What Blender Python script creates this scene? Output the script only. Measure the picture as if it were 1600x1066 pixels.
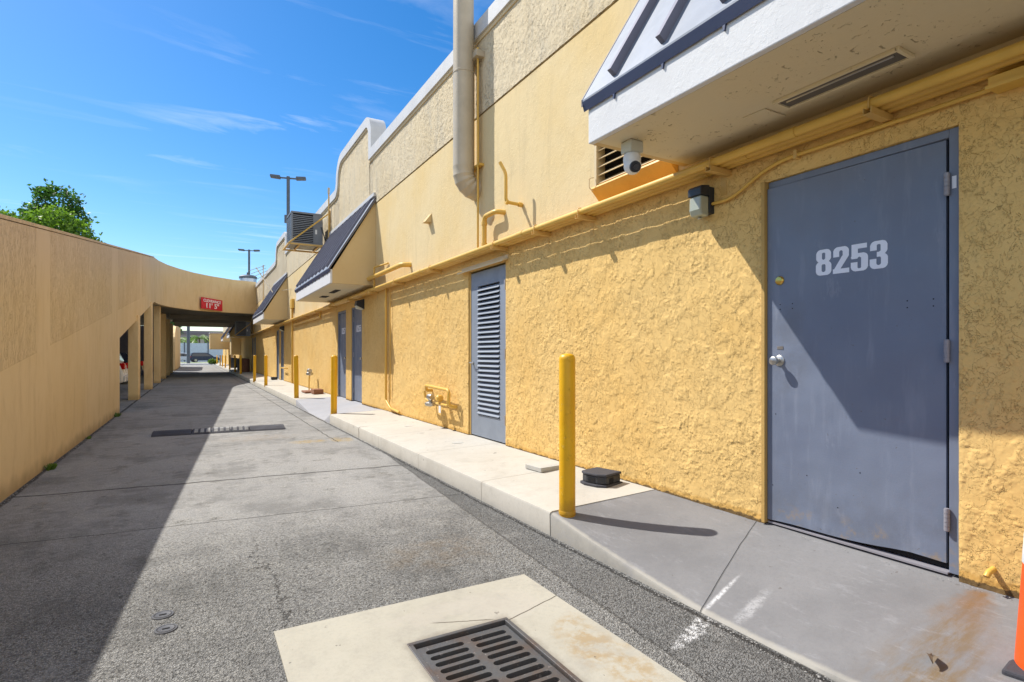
import bpy, bmesh, math, random
from mathutils import Vector, Matrix
R = math.radians
random.seed(7)
for o in list(bpy.data.objects): bpy.data.objects.remove(o)
sc = bpy.context.scene
C = sc.collection
# ------------------------------------------------------------------ camera
cam = bpy.data.cameras.new("camera")
cam.sensor_width = 36.0
cam.lens = 865 / 1600 * 36
cam.shift_y = 22 / 1600
cam.clip_start = 0.05; cam.clip_end = 3000
camo = bpy.data.objects.new("camera", cam); C.objects.link(camo)
camo.location = (0, 0, 1.27)
camo.rotation_euler = (R(90), 0, -math.atan2(494, 865))
sc.camera = camo
# ------------------------------------------------------------------ sun, sky, exposure
SD = Vector((.50, -.68, -1.0)).normalized()          # the way the light travels
sun = bpy.data.lights.new("sun", 'SUN'); sun.energy = 5.0; sun.angle = R(.5); sun.color = (1.0, .955, .88)
suno = bpy.data.objects.new("sun", sun); C.objects.link(suno)
suno.rotation_euler = SD.to_track_quat('-Z', 'Y').to_euler(); suno.location = (-20, 20, 40)
ELEV = math.asin(-SD.z); AZ = math.atan2(-SD.x, -SD.y)
world = bpy.data.worlds.new("World"); sc.world = world; world.use_nodes = True
wn = world.node_tree; wn.nodes.clear()
def W(t, **k):
    n = wn.nodes.new(t)
    for a, b in k.items(): setattr(n, a, b)
    return n
sky = W('ShaderNodeTexSky', sky_type='NISHITA', sun_disc=False)
sky.sun_elevation = ELEV; sky.sun_rotation = AZ
sky.altitude = 0; sky.air_density = 1.0; sky.dust_density = .35; sky.ozone_density = 2.4
hsv = W('ShaderNodeHueSaturation'); hsv.inputs['Saturation'].default_value = 1.42; hsv.inputs['Hue'].default_value = .502; hsv.inputs['Value'].default_value = 1.0
wn.links.new(sky.outputs[0], hsv.inputs['Color'])
tc = W('ShaderNodeTexCoord')
sep = W('ShaderNodeSeparateXYZ'); wn.links.new(tc.outputs['Generated'], sep.inputs[0])
def wm(op, a, b=None, clamp=False):
    n = W('ShaderNodeMath', operation=op); n.use_clamp = clamp
    for i, v in enumerate((a, b)):
        if v is None: continue
        if isinstance(v, (int, float)): n.inputs[i].default_value = v
        else: wn.links.new(v, n.inputs[i])
    return n.outputs[0]
zc = wm('MAXIMUM', sep.outputs[2], .03)
cx = wm('DIVIDE', sep.outputs[0], zc); cy = wm('DIVIDE', sep.outputs[1], zc)
comb = W('ShaderNodeCombineXYZ'); wn.links.new(cx, comb.inputs[0]); wn.links.new(cy, comb.inputs[1])
mp = W('ShaderNodeMapping'); mp.inputs['Rotation'].default_value = (0, 0, R(32)); mp.inputs['Scale'].default_value = (.55, 1.9, 1)
wn.links.new(comb.outputs[0], mp.inputs[0])
nz = W('ShaderNodeTexNoise'); nz.inputs['Scale'].default_value = 1.5; nz.inputs['Detail'].default_value = 9; nz.inputs['Roughness'].default_value = .6; nz.inputs['Distortion'].default_value = .6
wn.links.new(mp.outputs[0], nz.inputs['Vector'])
nz2 = W('ShaderNodeTexNoise'); nz2.inputs['Scale'].default_value = .55; nz2.inputs['Detail'].default_value = 2
wn.links.new(comb.outputs[0], nz2.inputs['Vector'])
c1 = wm('MULTIPLY', wm('SUBTRACT', nz.outputs[0], .535, True), 4.2, True)
c2 = wm('MULTIPLY', wm('SUBTRACT', nz2.outputs[0], .42, True), 5.0, True)
cl = wm('MULTIPLY', wm('MULTIPLY', c1, c2), .36)
# unseen bright cloud bank added behind the camera as neutral fill for the shadows
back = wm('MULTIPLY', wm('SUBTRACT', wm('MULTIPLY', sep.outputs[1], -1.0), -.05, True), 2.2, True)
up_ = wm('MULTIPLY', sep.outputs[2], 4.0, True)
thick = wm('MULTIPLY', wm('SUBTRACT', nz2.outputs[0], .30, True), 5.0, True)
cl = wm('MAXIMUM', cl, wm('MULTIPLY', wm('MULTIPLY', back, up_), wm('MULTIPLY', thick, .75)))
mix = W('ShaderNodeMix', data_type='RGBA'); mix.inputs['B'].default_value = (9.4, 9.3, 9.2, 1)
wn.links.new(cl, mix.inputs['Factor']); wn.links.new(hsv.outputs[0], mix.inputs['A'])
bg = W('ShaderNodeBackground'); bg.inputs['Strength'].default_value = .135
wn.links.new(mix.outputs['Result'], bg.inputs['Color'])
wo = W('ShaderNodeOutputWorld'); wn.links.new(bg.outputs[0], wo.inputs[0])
sc.view_settings.view_transform = 'Standard'; sc.view_settings.look = 'None'
sc.view_settings.exposure = .32; sc.view_settings.gamma = 1.0

# ------------------------------------------------------------------ material helpers
class NT:
    def __init__(s, name):
        s.m = bpy.data.materials.new(name); s.m.use_nodes = True
        s.t = s.m.node_tree; s.t.nodes.clear()
        s.b = s.t.nodes.new('ShaderNodeBsdfPrincipled'); s.o = s.t.nodes.new('ShaderNodeOutputMaterial')
        s.t.links.new(s.b.outputs[0], s.o.inputs[0])
        s.co = s.t.nodes.new('ShaderNodeTexCoord').outputs['Object']
        sp = s.t.nodes.new('ShaderNodeSeparateXYZ'); s.t.links.new(s.co, sp.inputs[0])
        s.X, s.Y, s.Z = sp.outputs
    def put(s, sock, v):
        if isinstance(v, bpy.types.NodeSocket): s.t.links.new(v, sock)
        elif isinstance(v, (tuple, list)) and len(v) == 3 and sock.type == 'RGBA': sock.default_value = (*v, 1)
        else: sock.default_value = v
    def N(s, t, ins={}, **k):
        n = s.t.nodes.new(t)
        for a, b in k.items(): setattr(n, a, b)
        for a, b in ins.items(): s.put(n.inputs[a], b)
        return n
    def M(s, op, a, b=0.0, c=None, clamp=False):
        n = s.t.nodes.new('ShaderNodeMath'); n.operation = op; n.use_clamp = clamp
        s.put(n.inputs[0], a); s.put(n.inputs[1], b)
        if c is not None: s.put(n.inputs[2], c)
        return n.outputs[0]
    def map(s, sc=(1, 1, 1), rot=(0, 0, 0), loc=(0, 0, 0), v=None):
        return s.N('ShaderNodeMapping', {'Vector': v or s.co, 'Scale': sc, 'Rotation': rot, 'Location': loc}).outputs[0]
    def noise(s, scale, detail=3, rough=.5, dist=0., v=None, out=0):
        return s.N('ShaderNodeTexNoise', {'Vector': v or s.co, 'Scale': scale, 'Detail': detail, 'Roughness': rough, 'Distortion': dist}).outputs[out]
    def voro(s, scale, feature='F1', out=0, v=None, rnd=1.):
        return s.N('ShaderNodeTexVoronoi', {'Vector': v or s.co, 'Scale': scale, 'Randomness': rnd}, feature=feature).outputs[out]
    def ramp(s, f, a, b, va=0., vb=1.):
        n = s.N('ShaderNodeMapRange', {'Value': f, 'From Min': a, 'From Max': b, 'To Min': va, 'To Max': vb}, interpolation_type='SMOOTHSTEP'); return n.outputs[0]
    def mix(s, f, a, b, mode='MIX'):
        n = s.t.nodes.new('ShaderNodeMix'); n.data_type = 'RGBA'; n.blend_type = mode
        s.put(n.inputs['Factor'], f); s.put(n.inputs['A'], a); s.put(n.inputs['B'], b); return n.outputs['Result']
    def bump(s, h, dist, strength=1., normal=None):
        n = s.N('ShaderNodeBump', {'Height': h, 'Distance': dist, 'Strength': strength})
        if normal: s.put(n.inputs['Normal'], normal)
        return n.outputs[0]
    def fin(s, col, rough=.8, metal=0., normal=None, spec=.3):
        s.put(s.b.inputs['Base Color'], col); s.put(s.b.inputs['Roughness'], rough); s.put(s.b.inputs['Metallic'], metal)
        s.put(s.b.inputs['Specular IOR Level'], spec)
        if normal: s.put(s.b.inputs['Normal'], normal)
        return s.m
    def blob(s, a, b, cx, cy, rx, ry, ang=0., wob=.35, wscale=6., soft=.5):
        """0..1 mask of an uneven patch round (cx, cy) in the plane of sockets a, b"""
        dx = s.M('SUBTRACT', a, cx); dy = s.M('SUBTRACT', b, cy)
        ca, sa = math.cos(ang), math.sin(ang)
        u = s.M('ADD', s.M('MULTIPLY', dx, ca / rx), s.M('MULTIPLY', dy, sa / rx))
        v = s.M('ADD', s.M('MULTIPLY', dx, -sa / ry), s.M('MULTIPLY', dy, ca / ry))
        d = s.M('SQRT', s.M('ADD', s.M('MULTIPLY', u, u), s.M('MULTIPLY', v, v)))
        n = s.noise(wscale, 4, .6)
        d = s.M('ADD', d, s.M('MULTIPLY', s.M('SUBTRACT', n, .5), wob * 2))
        return s.ramp(d, 1., 1. - soft)
    def crack(s, pos, coord_line, width, wob=.03, wscale=2.5):
        """thin wandering line where pos == coord_line"""
        n = s.noise(wscale, 6, .65)
        d = s.M('ABSOLUTE', s.M('ADD', s.M('SUBTRACT', pos, coord_line), s.M('MULTIPLY', s.M('SUBTRACT', n, .5), wob * 2)))
        return s.ramp(d, width, width * .3)

def stucco(name, col, warm, k=1., depth=.006, smooth=0., streak=0., foot=False):
    n = NT(name)
    a = n.noise(6.5*k, 6, .62, .35); b = n.noise(15*k, 5, .62, .5); c_ = n.noise(31*k, 4, .6, .6)
    pa = n.ramp(a, .495, .515); pa2 = n.ramp(a, .575, .60); pb = n.ramp(b, .52, .545); pc = n.ramp(c_, .545, .575)
    dens = n.ramp(n.noise(2.1, 4, .6), .36, .60, .30, 1.)
    h = n.M('ADD', n.M('MULTIPLY', pa, .40), n.M('MULTIPLY', pa2, .35))
    h = n.M('ADD', h, n.M('MULTIPLY', n.M('MULTIPLY', pb, .55), dens))
    h = n.M('ADD', h, n.M('MULTIPLY', n.M('MULTIPLY', pc, .50), dens))
    h = n.M('ADD', h, n.M('MULTIPLY', n.noise(60, 3, .6), .12))
    fine = n.noise(140, 3, .7)
    if smooth:
        h = n.M('ADD', n.M('MULTIPLY', h, 1 - smooth), n.M('MULTIPLY', n.noise(7, 4, .6), smooth))
    h = n.M('ADD', h, n.M('MULTIPLY', fine, .06))
    nm = n.bump(h, depth, 1.)
    c = n.mix(n.ramp(n.noise(.9, 4, .55), .35, .7), col, warm)
    c = n.mix(n.M('MULTIPLY', n.ramp(n.noise(9, 4, .6), .4, .75), .10), c, (col[0]*.7, col[1]*.66, col[2]*.6))
    if streak:
        sv = n.map((1, 3.2, .35)); st = n.M('MULTIPLY', n.ramp(n.noise(2.0, 6, .68, 1.2, v=sv), .46, .75), n.ramp(n.noise(.8, 3), .3, .65))
        sv2 = n.map((1, 9, 1.1)); st2 = n.M('MULTIPLY', n.ramp(n.noise(2.4, 6, .72, .5, v=sv2), .52, .72), n.ramp(n.noise(1.3, 3), .4, .65))
        c = n.mix(n.M('MULTIPLY', st, streak), c, (col[0]*.62, col[1]*.63, col[2]*.68))
        c = n.mix(n.M('MULTIPLY', st2, streak * .6), c, (col[0]*.7, col[1]*.68, col[2]*.66))
    if foot:
        zz = n.M('ADD', n.Z, n.M('MULTIPLY', n.M('SUBTRACT', n.noise(14, 5, .7), .5), .06))
        c = n.mix(n.M('MULTIPLY', n.ramp(zz, .262, .235), .55), c, (.55, .30, .06))
        c = n.mix(n.M('MULTIPLY', n.ramp(zz, .222, .212), .85), c, (.07, .05, .03))
    return n.fin(c, .88, normal=nm, spec=.2)

def paint(name, col, rough=.5, metal=0., var=.12, bump=.0006, bscale=40., spec=.4):
    n = NT(name)
    f = n.ramp(n.noise(3.0, 5, .6), .35, .7)
    c = n.mix(f, col, tuple(max(0, v * (1 - var)) for v in col))
    c = n.mix(n.M('MULTIPLY', n.ramp(n.noise(25, 4, .6), .62, .75), .5), c, tuple(v * (1 - var * 1.6) for v in col))
    r = n.ramp(n.noise(6, 3), .3, .7, rough - .07, rough + .1)
    return n.fin(c, r, metal, n.bump(n.noise(bscale, 3, .6), bump), spec)

M = {}
M['low'] = stucco('stucco_low_wall', (.76, .515, .195), (.735, .47, .155), 1., .012, foot=True)
def relief_mat(name, col, warm, foot=False, grey=0.):
    n = NT(name)
    c = n.mix(n.ramp(n.noise(.9, 5, .6), .35, .7), col, warm)
    c = n.mix(n.M('MULTIPLY', n.ramp(n.noise(7, 6, .7), .45, .75), .16), c, (col[0]*.74, col[1]*.68, col[2]*.60))
    pale = n.ramp(n.noise(5, 6, .7, v=n.map((1, 1, .4), loc=(3, 1, 2))), .55, .72)
    c = n.mix(n.M('MULTIPLY', pale, .18), c, (min(1, col[0]*1.08), min(1, col[1]*1.14), min(1, col[2]*1.3)))
    if grey:
        c = n.mix(n.M('MULTIPLY', n.ramp(n.noise(3, 6, .72, v=n.map((1, 2.5, .5))), .45, .7), grey), c, (.40, .37, .30))
    if foot:
        zz = n.M('ADD', n.Z, n.M('MULTIPLY', n.M('SUBTRACT', n.noise(14, 5, .7), .5), .06))
        c = n.mix(n.M('MULTIPLY', n.ramp(zz, .262, .235), .55), c, (.55, .30, .06))
        c = n.mix(n.M('MULTIPLY', n.ramp(zz, .222, .212), .85), c, (.07, .05, .03))
    p1 = n.ramp(n.noise(11, 6, .62, .4), .525, .540); p2 = n.ramp(n.noise(19, 5, .62, .6), .56, .575); p3 = n.ramp(n.noise(34, 4, .6, .6), .575, .60)
    dn = n.ramp(n.noise(1.9, 4, .6), .40, .60, .12, 1.)
    hh = n.M('ADD', p1, n.M('MULTIPLY', n.M('ADD', p2, n.M('MULTIPLY', p3, .6)), dn))
    hh = n.M('ADD', hh, n.M('MULTIPLY', n.M('ADD', n.noise(75, 4, .65), n.M('MULTIPLY', n.noise(200, 3, .7), .4)), .30))
    nm = n.bump(hh, .0039)
    return n.fin(c, .86, normal=nm, spec=.2)
M['lowr'] = relief_mat('stucco_low_wall_relief', (.76, .515, .195), (.735, .47, .155), foot=True)
M['parr'] = relief_mat('stucco_parapet_relief', (.64, .54, .37), (.61, .50, .32), grey=.45)
M['up'] = stucco('stucco_smooth_band', (.69, .55, .31), (.68, .51, .245), 1., .004, smooth=.7, streak=.5)
M['par'] = stucco('stucco_parapet', (.68, .585, .42), (.66, .55, .37), 2.5, .018, streak=.2)
M['jamb'] = paint('jamb_paint', (.52, .33, .10), .7, bump=.002)
M['coping'] = paint('coping_paint', (.56, .56, .56), .6, bump=.0015)
M['mould'] = paint('moulding_paint', (.70, .56, .34), .65, bump=.0015)
M['groove'] = paint('groove_shadow_paint', (.36, .24, .09), .8)
M['yel_pipe'] = paint('golden_pipe_paint', (.70, .43, .085), .42, bump=.0008)
M['bracket'] = paint('bracket_paint', (.66, .42, .13), .5)
M['cheek'] = stucco('stucco_cheek', (.62, .47, .25), (.60, .44, .22), 1., .002, smooth=.8)
M['white'] = stucco('stucco_white', (.69, .69, .685), (.65, .65, .65), 1., .0022, smooth=.7, streak=.15)
def soffit_mat():
    n = NT('soffit_paint')
    pit = n.ramp(n.noise(20, 5, .66, 1.2), .615, .66)
    dens = n.ramp(n.noise(2.6, 3, .6), .42, .60)
    p = n.M('MULTIPLY', pit, dens)
    c = n.mix(n.ramp(n.noise(1.3, 4), .3, .7), (.66, .585, .41), (.70, .595, .38))
    c = n.mix(n.M('MULTIPLY', p, .6), c, (.22, .16, .09))
    h = n.M('SUBTRACT', n.M('MULTIPLY', n.noise(30, 4, .6), .3), p)
    return n.fin(c, .8, normal=n.bump(h, .004))
M['soffit'] = soffit_mat()
def door_mat():
    n = NT('door_paint')
    c = n.mix(n.ramp(n.noise(1.6, 5, .6), .35, .7), (.175, .206, .275), (.152, .18, .248))
    sv = n.map((4, 4, .6))
    c = n.mix(n.M('MULTIPLY', n.ramp(n.noise(3, 4, .6, v=sv), .52, .75), .35), c, (.30, .33, .40))
    scf = n.ramp(n.noise(7, 7, .75, v=n.map((1, 1, .35), (.5, 0, 0))), .60, .68)
    c = n.mix(n.M('MULTIPLY', scf, .22), c, (.34, .36, .42))
    grm = n.M('MULTIPLY', n.ramp(n.noise(4, 6, .7), .40, .66), n.M('MAXIMUM', n.ramp(n.Z, .75, .25), n.blob(n.Y, n.Z, 2.15, 1.3, .22, .38, 0., wob=.4)))
    c = n.mix(n.M('MULTIPLY', grm, .35), c, (.12, .125, .14))
    chip = n.ramp(n.noise(30, 4, .65), .70, .735)
    c = n.mix(n.M('MULTIPLY', chip, .7), c, (.12, .11, .10))
    low = n.ramp(n.Z, .42, .24)
    rn = n.ramp(n.noise(9, 5, .7), .52, .7)
    c = n.mix(n.M('MULTIPLY', n.M('MULTIPLY', low, rn), .7), c, (.34, .24, .12))
    h = n.M('ADD', n.M('MULTIPLY', n.noise(2.6, 2), 1.), n.M('MULTIPLY', n.noise(90, 3, .6), .03))
    return n.fin(c, n.ramp(n.noise(5, 4), .3, .7, .38, .55), normal=n.bump(h, .016), spec=.45)
M['door'] = door_mat()
M['slat'] = paint('slat_paint', (.24, .275, .33), .5)
M['metal'] = paint('worn_steel', (.50, .49, .46), .32, .9)
M['brass'] = paint('brass', (.72, .50, .12), .3, .95)
M['hinge'] = paint('hinge_paint', (.32, .31, .34), .5, .2)
M['dark'] = paint('dark_void', (.012, .012, .014), .9)
M['digit'] = paint('digit_vinyl', (.80, .83, .92), .5, var=.05)
M['wht'] = paint('white_plastic', (.78, .79, .78), .35, var=.04)
M['cream'] = paint('cream_plastic', (.62, .62, .52), .45, var=.08)
M['lglass'] = paint('frosted_lamp_glass', (.40, .42, .33), .12, bump=.001, spec=.8)
M['blk'] = paint('black_plastic', (.03, .034, .042), .4)
M['lens'] = paint('lens_glass', (.01, .01, .015), .05, spec=.8)
M['duct'] = paint('duct_paint', (.48, .41, .30), .45, .1)
M['roofm'] = paint('roof_metal_paint', (.20, .225, .27), .5, .1, var=.06)
M['seam'] = paint('seam_metal_paint', (.17, .17, .22), .5, .1, var=.08)
M['eave'] = paint('eave_metal_paint', (.05, .065, .13), .45, .1)
M['rake'] = paint('rake_trim_paint', (.13, .125, .14), .5, .1)
def boll_mat():
    n = NT('bollard_paint')
    chip = n.ramp(n.noise(26, 4, .7), .63, .665)
    c = n.mix(n.ramp(n.noise(3, 4), .35, .7), (.80, .44, .008), (.74, .38, .008))
    c = n.mix(n.M('MULTIPLY', chip, .3), c, (.9, .62, .05))
    dirt = n.M('MULTIPLY', n.ramp(n.M('ADD', n.Z, n.M('MULTIPLY', n.noise(20, 5, .7), .12)), .20, .06), .5)
    c = n.mix(dirt, c, (.22, .12, .02))
    scr = n.ramp(n.noise(9, 6, .75, v=n.map((1, 1, .25))), .62, .68)
    c = n.mix(n.M('MULTIPLY', scr, .3), c, (.45, .22, .01))
    h = n.M('ADD', n.M('MULTIPLY', chip, 1.), n.M('MULTIPLY', n.noise(12, 4), .8))
    return n.fin(c, .42, normal=n.bump(h, .003), spec=.45)
M['boll'] = boll_mat()

def asphalt_mat():
    n = NT('asphalt')
    xy = n.map((1, 1, 0))
    xyw = n.N('ShaderNodeVectorMath', {0: xy, 1: n.N('ShaderNodeVectorMath', {0: n.noise(70, 2, .5, v=xy, out=1), 1: (.010, .010, 0)}, operation='MULTIPLY').outputs[0]}, operation='ADD').outputs[0]
    cellc = n.voro(130, out=1, v=xyw); cd = n.voro(130, v=xyw)
    cs = n.N('ShaderNodeSeparateColor', {0: cellc}).outputs[0]
    big = n.noise(.55, 5, .6); mid = n.noise(3.2, 5, .65)
    seamx = n.M('ADD', n.M('ADD', 2.16 - .40 * 7.5 / 5.6, n.M('MULTIPLY', n.Y, .40 / 5.6)), n.M('MULTIPLY', n.M('SUBTRACT', mid, .5), .05))
    strip = n.ramp(n.M('SUBTRACT', n.X, seamx), -.005, .01)
    nearY = n.ramp(n.Y, 5.2, 3.2)
    coarse = n.M('MAXIMUM', strip, n.M('MAXIMUM', nearY, n.ramp(mid, .55, .75)))
    c = n.mix(n.ramp(big, .35, .68), (.305, .30, .292), (.24, .237, .231))
    c = n.mix(n.M('MULTIPLY', n.ramp(mid, .35, .72), .35), c, (.37, .36, .335))
    c = n.mix(n.M('MULTIPLY', strip, .65), c, (.17, .17, .17))
    st = n.ramp(cs, .1, .95, .62, 1.42)
    sc_ = n.N('ShaderNodeCombineColor', {0: st, 1: st, 2: n.M('MULTIPLY', st, .96)}).outputs[0]
    c = n.mix(n.M('MULTIPLY_ADD', coarse, .45, .35), c, n.mix(1., c, sc_, 'MULTIPLY'))
    gap = n.ramp(cd, .45, .72)
    pits = n.ramp(n.noise(48, 4, .72, v=xy), .56, .65)
    c = n.mix(n.M('MULTIPLY', n.M('MULTIPLY_ADD', coarse, .42, .14), gap), c, (.075, .073, .07))
    c = n.mix(n.M('MULTIPLY', pits, n.M('MULTIPLY_ADD', coarse, .4, .12)), c, (.06, .06, .058))
    bl = lambda *a, **k: n.blob(n.X, n.Y, *a, **k)
    wn_ = n.ramp(n.noise(1.15, 9, .74), .50, .60); wn2 = n.ramp(n.noise(4.5, 8, .78), .54, .64)
    c = n.mix(n.M('MULTIPLY', wn_, .48), c, (.13, .128, .122))
    c = n.mix(n.M('MULTIPLY', n.M('MULTIPLY', wn2, n.ramp(n.noise(.9, 4), .38, .56)), .55), c, (.11, .108, .10))
    c = n.mix(n.M('MULTIPLY', n.ramp(n.noise(2.4, 8, .75, v=n.map((1, 1, 0), (0, 0, .5), (5, 3, 0))), .54, .66), .30), c, (.42, .41, .385))
    alli = n.voro(9, 'DISTANCE_TO_EDGE', v=n.N('ShaderNodeVectorMath', {0: xy, 1: n.N('ShaderNodeVectorMath', {0: n.noise(7, 5, .7, v=xy, out=1), 1: (.25, .25, 0)}, operation='MULTIPLY').outputs[0]}, operation='ADD').outputs[0])
    alli = n.M('MULTIPLY', n.ramp(alli, .035, .0), n.M('MULTIPLY', n.M('MAXIMUM', n.ramp(n.noise(.8, 4, .6), .54, .66), n.blob(n.X, n.Y, .55, 3.75, .42, .45, .3)), n.ramp(n.noise(12, 3), .42, .55)))
    c = n.mix(n.M('MULTIPLY', alli, .75), c, (.07, .068, .065))
    darkm = [bl(.75, 3.9, .38, .5, .3), bl(1.25, 3.2, .5, .35, .2), bl(1.75, 5.3, .3, .6, 0.), bl(-1.15, 5.0, .5, 1.5, 0.),
             bl(.9, 8.9, 1.1, .4, .1), bl(1.7, 8.6, .45, .45, 0.), bl(-.6, 5.0, .5, .35, .2), bl(.2, 9.7, .5, .25, 0.), bl(-1.35, 11, .22, 4., 0.), bl(.0, 3.6, .35,.2,.2)]
    d = darkm[0]
    for q in darkm[1:]: d = n.M('MAXIMUM', d, q)
    grit = n.ramp(n.noise(9, 6, .72), .36, .62)
    c = n.mix(n.M('MULTIPLY', n.M('MULTIPLY', d, grit), .42), c, (.11, .11, .105))
    rust = n.M('MAXIMUM', bl(1.45, 8.55, .32, .22, 0., wob=.7), bl(1.9, 8.5, .2, .3, 0., wob=.7))
    c = n.mix(n.M('MULTIPLY', n.M('MULTIPLY', rust, grit), .6), c, (.38, .26, .07))
    c = n.mix(n.M('MULTIPLY', n.M('MAXIMUM', bl(1.35, 3.35, .45, .35, .2, wob=.6), bl(.8, 9.3, .7, .4, 0., wob=.6)), n.M('MULTIPLY', grit, .22)), c, (.36, .27, .17))
    white = n.M('MULTIPLY', bl(2.0, 1.80, .26, .05, .35, wob=.6, wscale=12), n.ramp(n.noise(28, 4, .7), .42, .56))
    c = n.mix(n.M('MULTIPLY', white, .75), c, (.75, .75, .74))
    # cracks and joints
    yt = n.M('ADD', n.Y, n.M('MULTIPLY', n.X, .09))
    cr = n.crack(yt, 6.36, .028, .07)
    for yy, w in ((4.80, .007), (12.9, .012), (16.2, .014), (20.4, .016), (25.0, .02), (31., .03)):
        cr = n.M('MAXIMUM', cr, n.crack(yt, yy, w, .05))
    xl = n.M('SUBTRACT', n.X, n.M('MULTIPLY', n.M('SUBTRACT', n.Y, 3.), -.05))
    wand = n.M('MULTIPLY', n.crack(xl, .38, .007, .30, 2.2), n.M('MULTIPLY', n.ramp(n.Y, 2.7, 2.8), n.M('MULTIPLY', n.ramp(n.Y, 4.3, 4.1), n.ramp(n.noise(6, 4, .7), .38, .5, .1, .8))))
    c2 = n.M('MULTIPLY', n.crack(n.X, 1.80, .010, .05), n.ramp(n.Y, 8.2, 8.4))
    c3 = n.M('MULTIPLY', n.crack(n.X, -1.44, .035, .03), 1.)
    c4 = n.M('MULTIPLY', n.crack(n.X, 2.13, .022, .03), 1.)
    sm = n.M('MULTIPLY', n.ramp(n.M('ABSOLUTE', n.M('SUBTRACT', n.X, seamx)), .012, .004), .6)
    for q in (wand, c2, c3, c4, sm): cr = n.M('MAXIMUM', cr, q)
    c = n.mix(n.M('MULTIPLY', cr, .85), c, (.045, .043, .04))
    h = n.M('SUBTRACT', n.M('MULTIPLY', n.M('SUBTRACT', 1., n.ramp(cd, .1, .8)), n.M('MULTIPLY_ADD', coarse, .75, .25)), n.M('MULTIPLY', cr, 1.5))
    h = n.M('ADD', h, n.M('MULTIPLY', n.noise(50, 4, .7), .8))
    h = n.M('SUBTRACT', h, n.M('MULTIPLY', pits, n.M('MULTIPLY_ADD', coarse, 1.2, .2)))
    return n.fin(c, .9, normal=n.bump(h, .0068, 1.), spec=.25)
M['asphalt'] = asphalt_mat()

def concrete(name, a, b, extra=None, bump=.0012):
    n = NT(name)
    c = n.mix(n.ramp(n.noise(1.4, 6, .62), .35, .7), a, b)
    c = n.mix(n.M('MULTIPLY', n.ramp(n.noise(11, 6, .72), .48, .72), .30), c, tuple(v * .72 for v in a))
    c = n.mix(n.M('MULTIPLY', n.ramp(n.noise(60, 4, .7), .45, .7), .22), c, tuple(v * .66 for v in a))
    spots = n.ramp(n.noise(20, 3, .5), .735, .76)
    c = n.mix(n.M('MULTIPLY', spots, .7), c, (.12, .11, .10))
    cr = None
    if extra: c, cr = extra(n, c)
    h = n.M('ADD', n.M('MULTIPLY', n.noise(130, 4, .7), .6), n.noise(18, 4, .6))
    if cr is not None: h = n.M('SUBTRACT', h, n.M('MULTIPLY', cr, 3.))
    return n.fin(c, .85, normal=n.bump(h, bump), spec=.25)
def walk_extra(n, c):
    cr = None
    for yy in (4.32, 5.9, 7.45, 8.52, 9.7, 16.4, 18., 19.6, 21.2, 23., 24.8):
        q = n.ramp(n.M('ABSOLUTE', n.M('ADD', n.M('SUBTRACT', n.Y, yy), n.M('MULTIPLY', n.M('SUBTRACT', n.noise(3, 3), .5), .01))), .011, .004)
        cr = q if cr is None else n.M('MAXIMUM', cr, q)
    c = n.mix(n.M('MULTIPLY', cr, .6), c, (.30, .27, .22))
    gum = n.ramp(n.noise(9, 2, .4), .73, .75); c = n.mix(n.M('MULTIPLY', gum, .6), c, (.16, .15, .13))
    wr = n.ramp(n.noise(2.6, 8, .76), .50, .66); c = n.mix(n.M('MULTIPLY', wr, .28), c, (.33, .30, .25))
    side = n.ramp(n.M('ADD', n.Z, n.M('MULTIPLY', n.noise(12, 4, .7), .08)), .10, .03)                      # road dirt kicked up on the kerb face
    c = n.mix(n.M('MULTIPLY', side, n.ramp(n.noise(6, 5, .7), .3, .7)), c, (.36, .35, .32))
    ck = n.M('MULTIPLY', n.crack(n.Y, 8.5, .02, .03, 5.), n.ramp(n.X, 2.35, 2.2))
    c = n.mix(n.M('MULTIPLY', ck, .8), c, (.07, .06, .05))
    return c, n.M('MAXIMUM', cr, ck)
M['walk'] = concrete('sidewalk_concrete', (.50, .475, .42), (.455, .43, .375), walk_extra)
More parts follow.
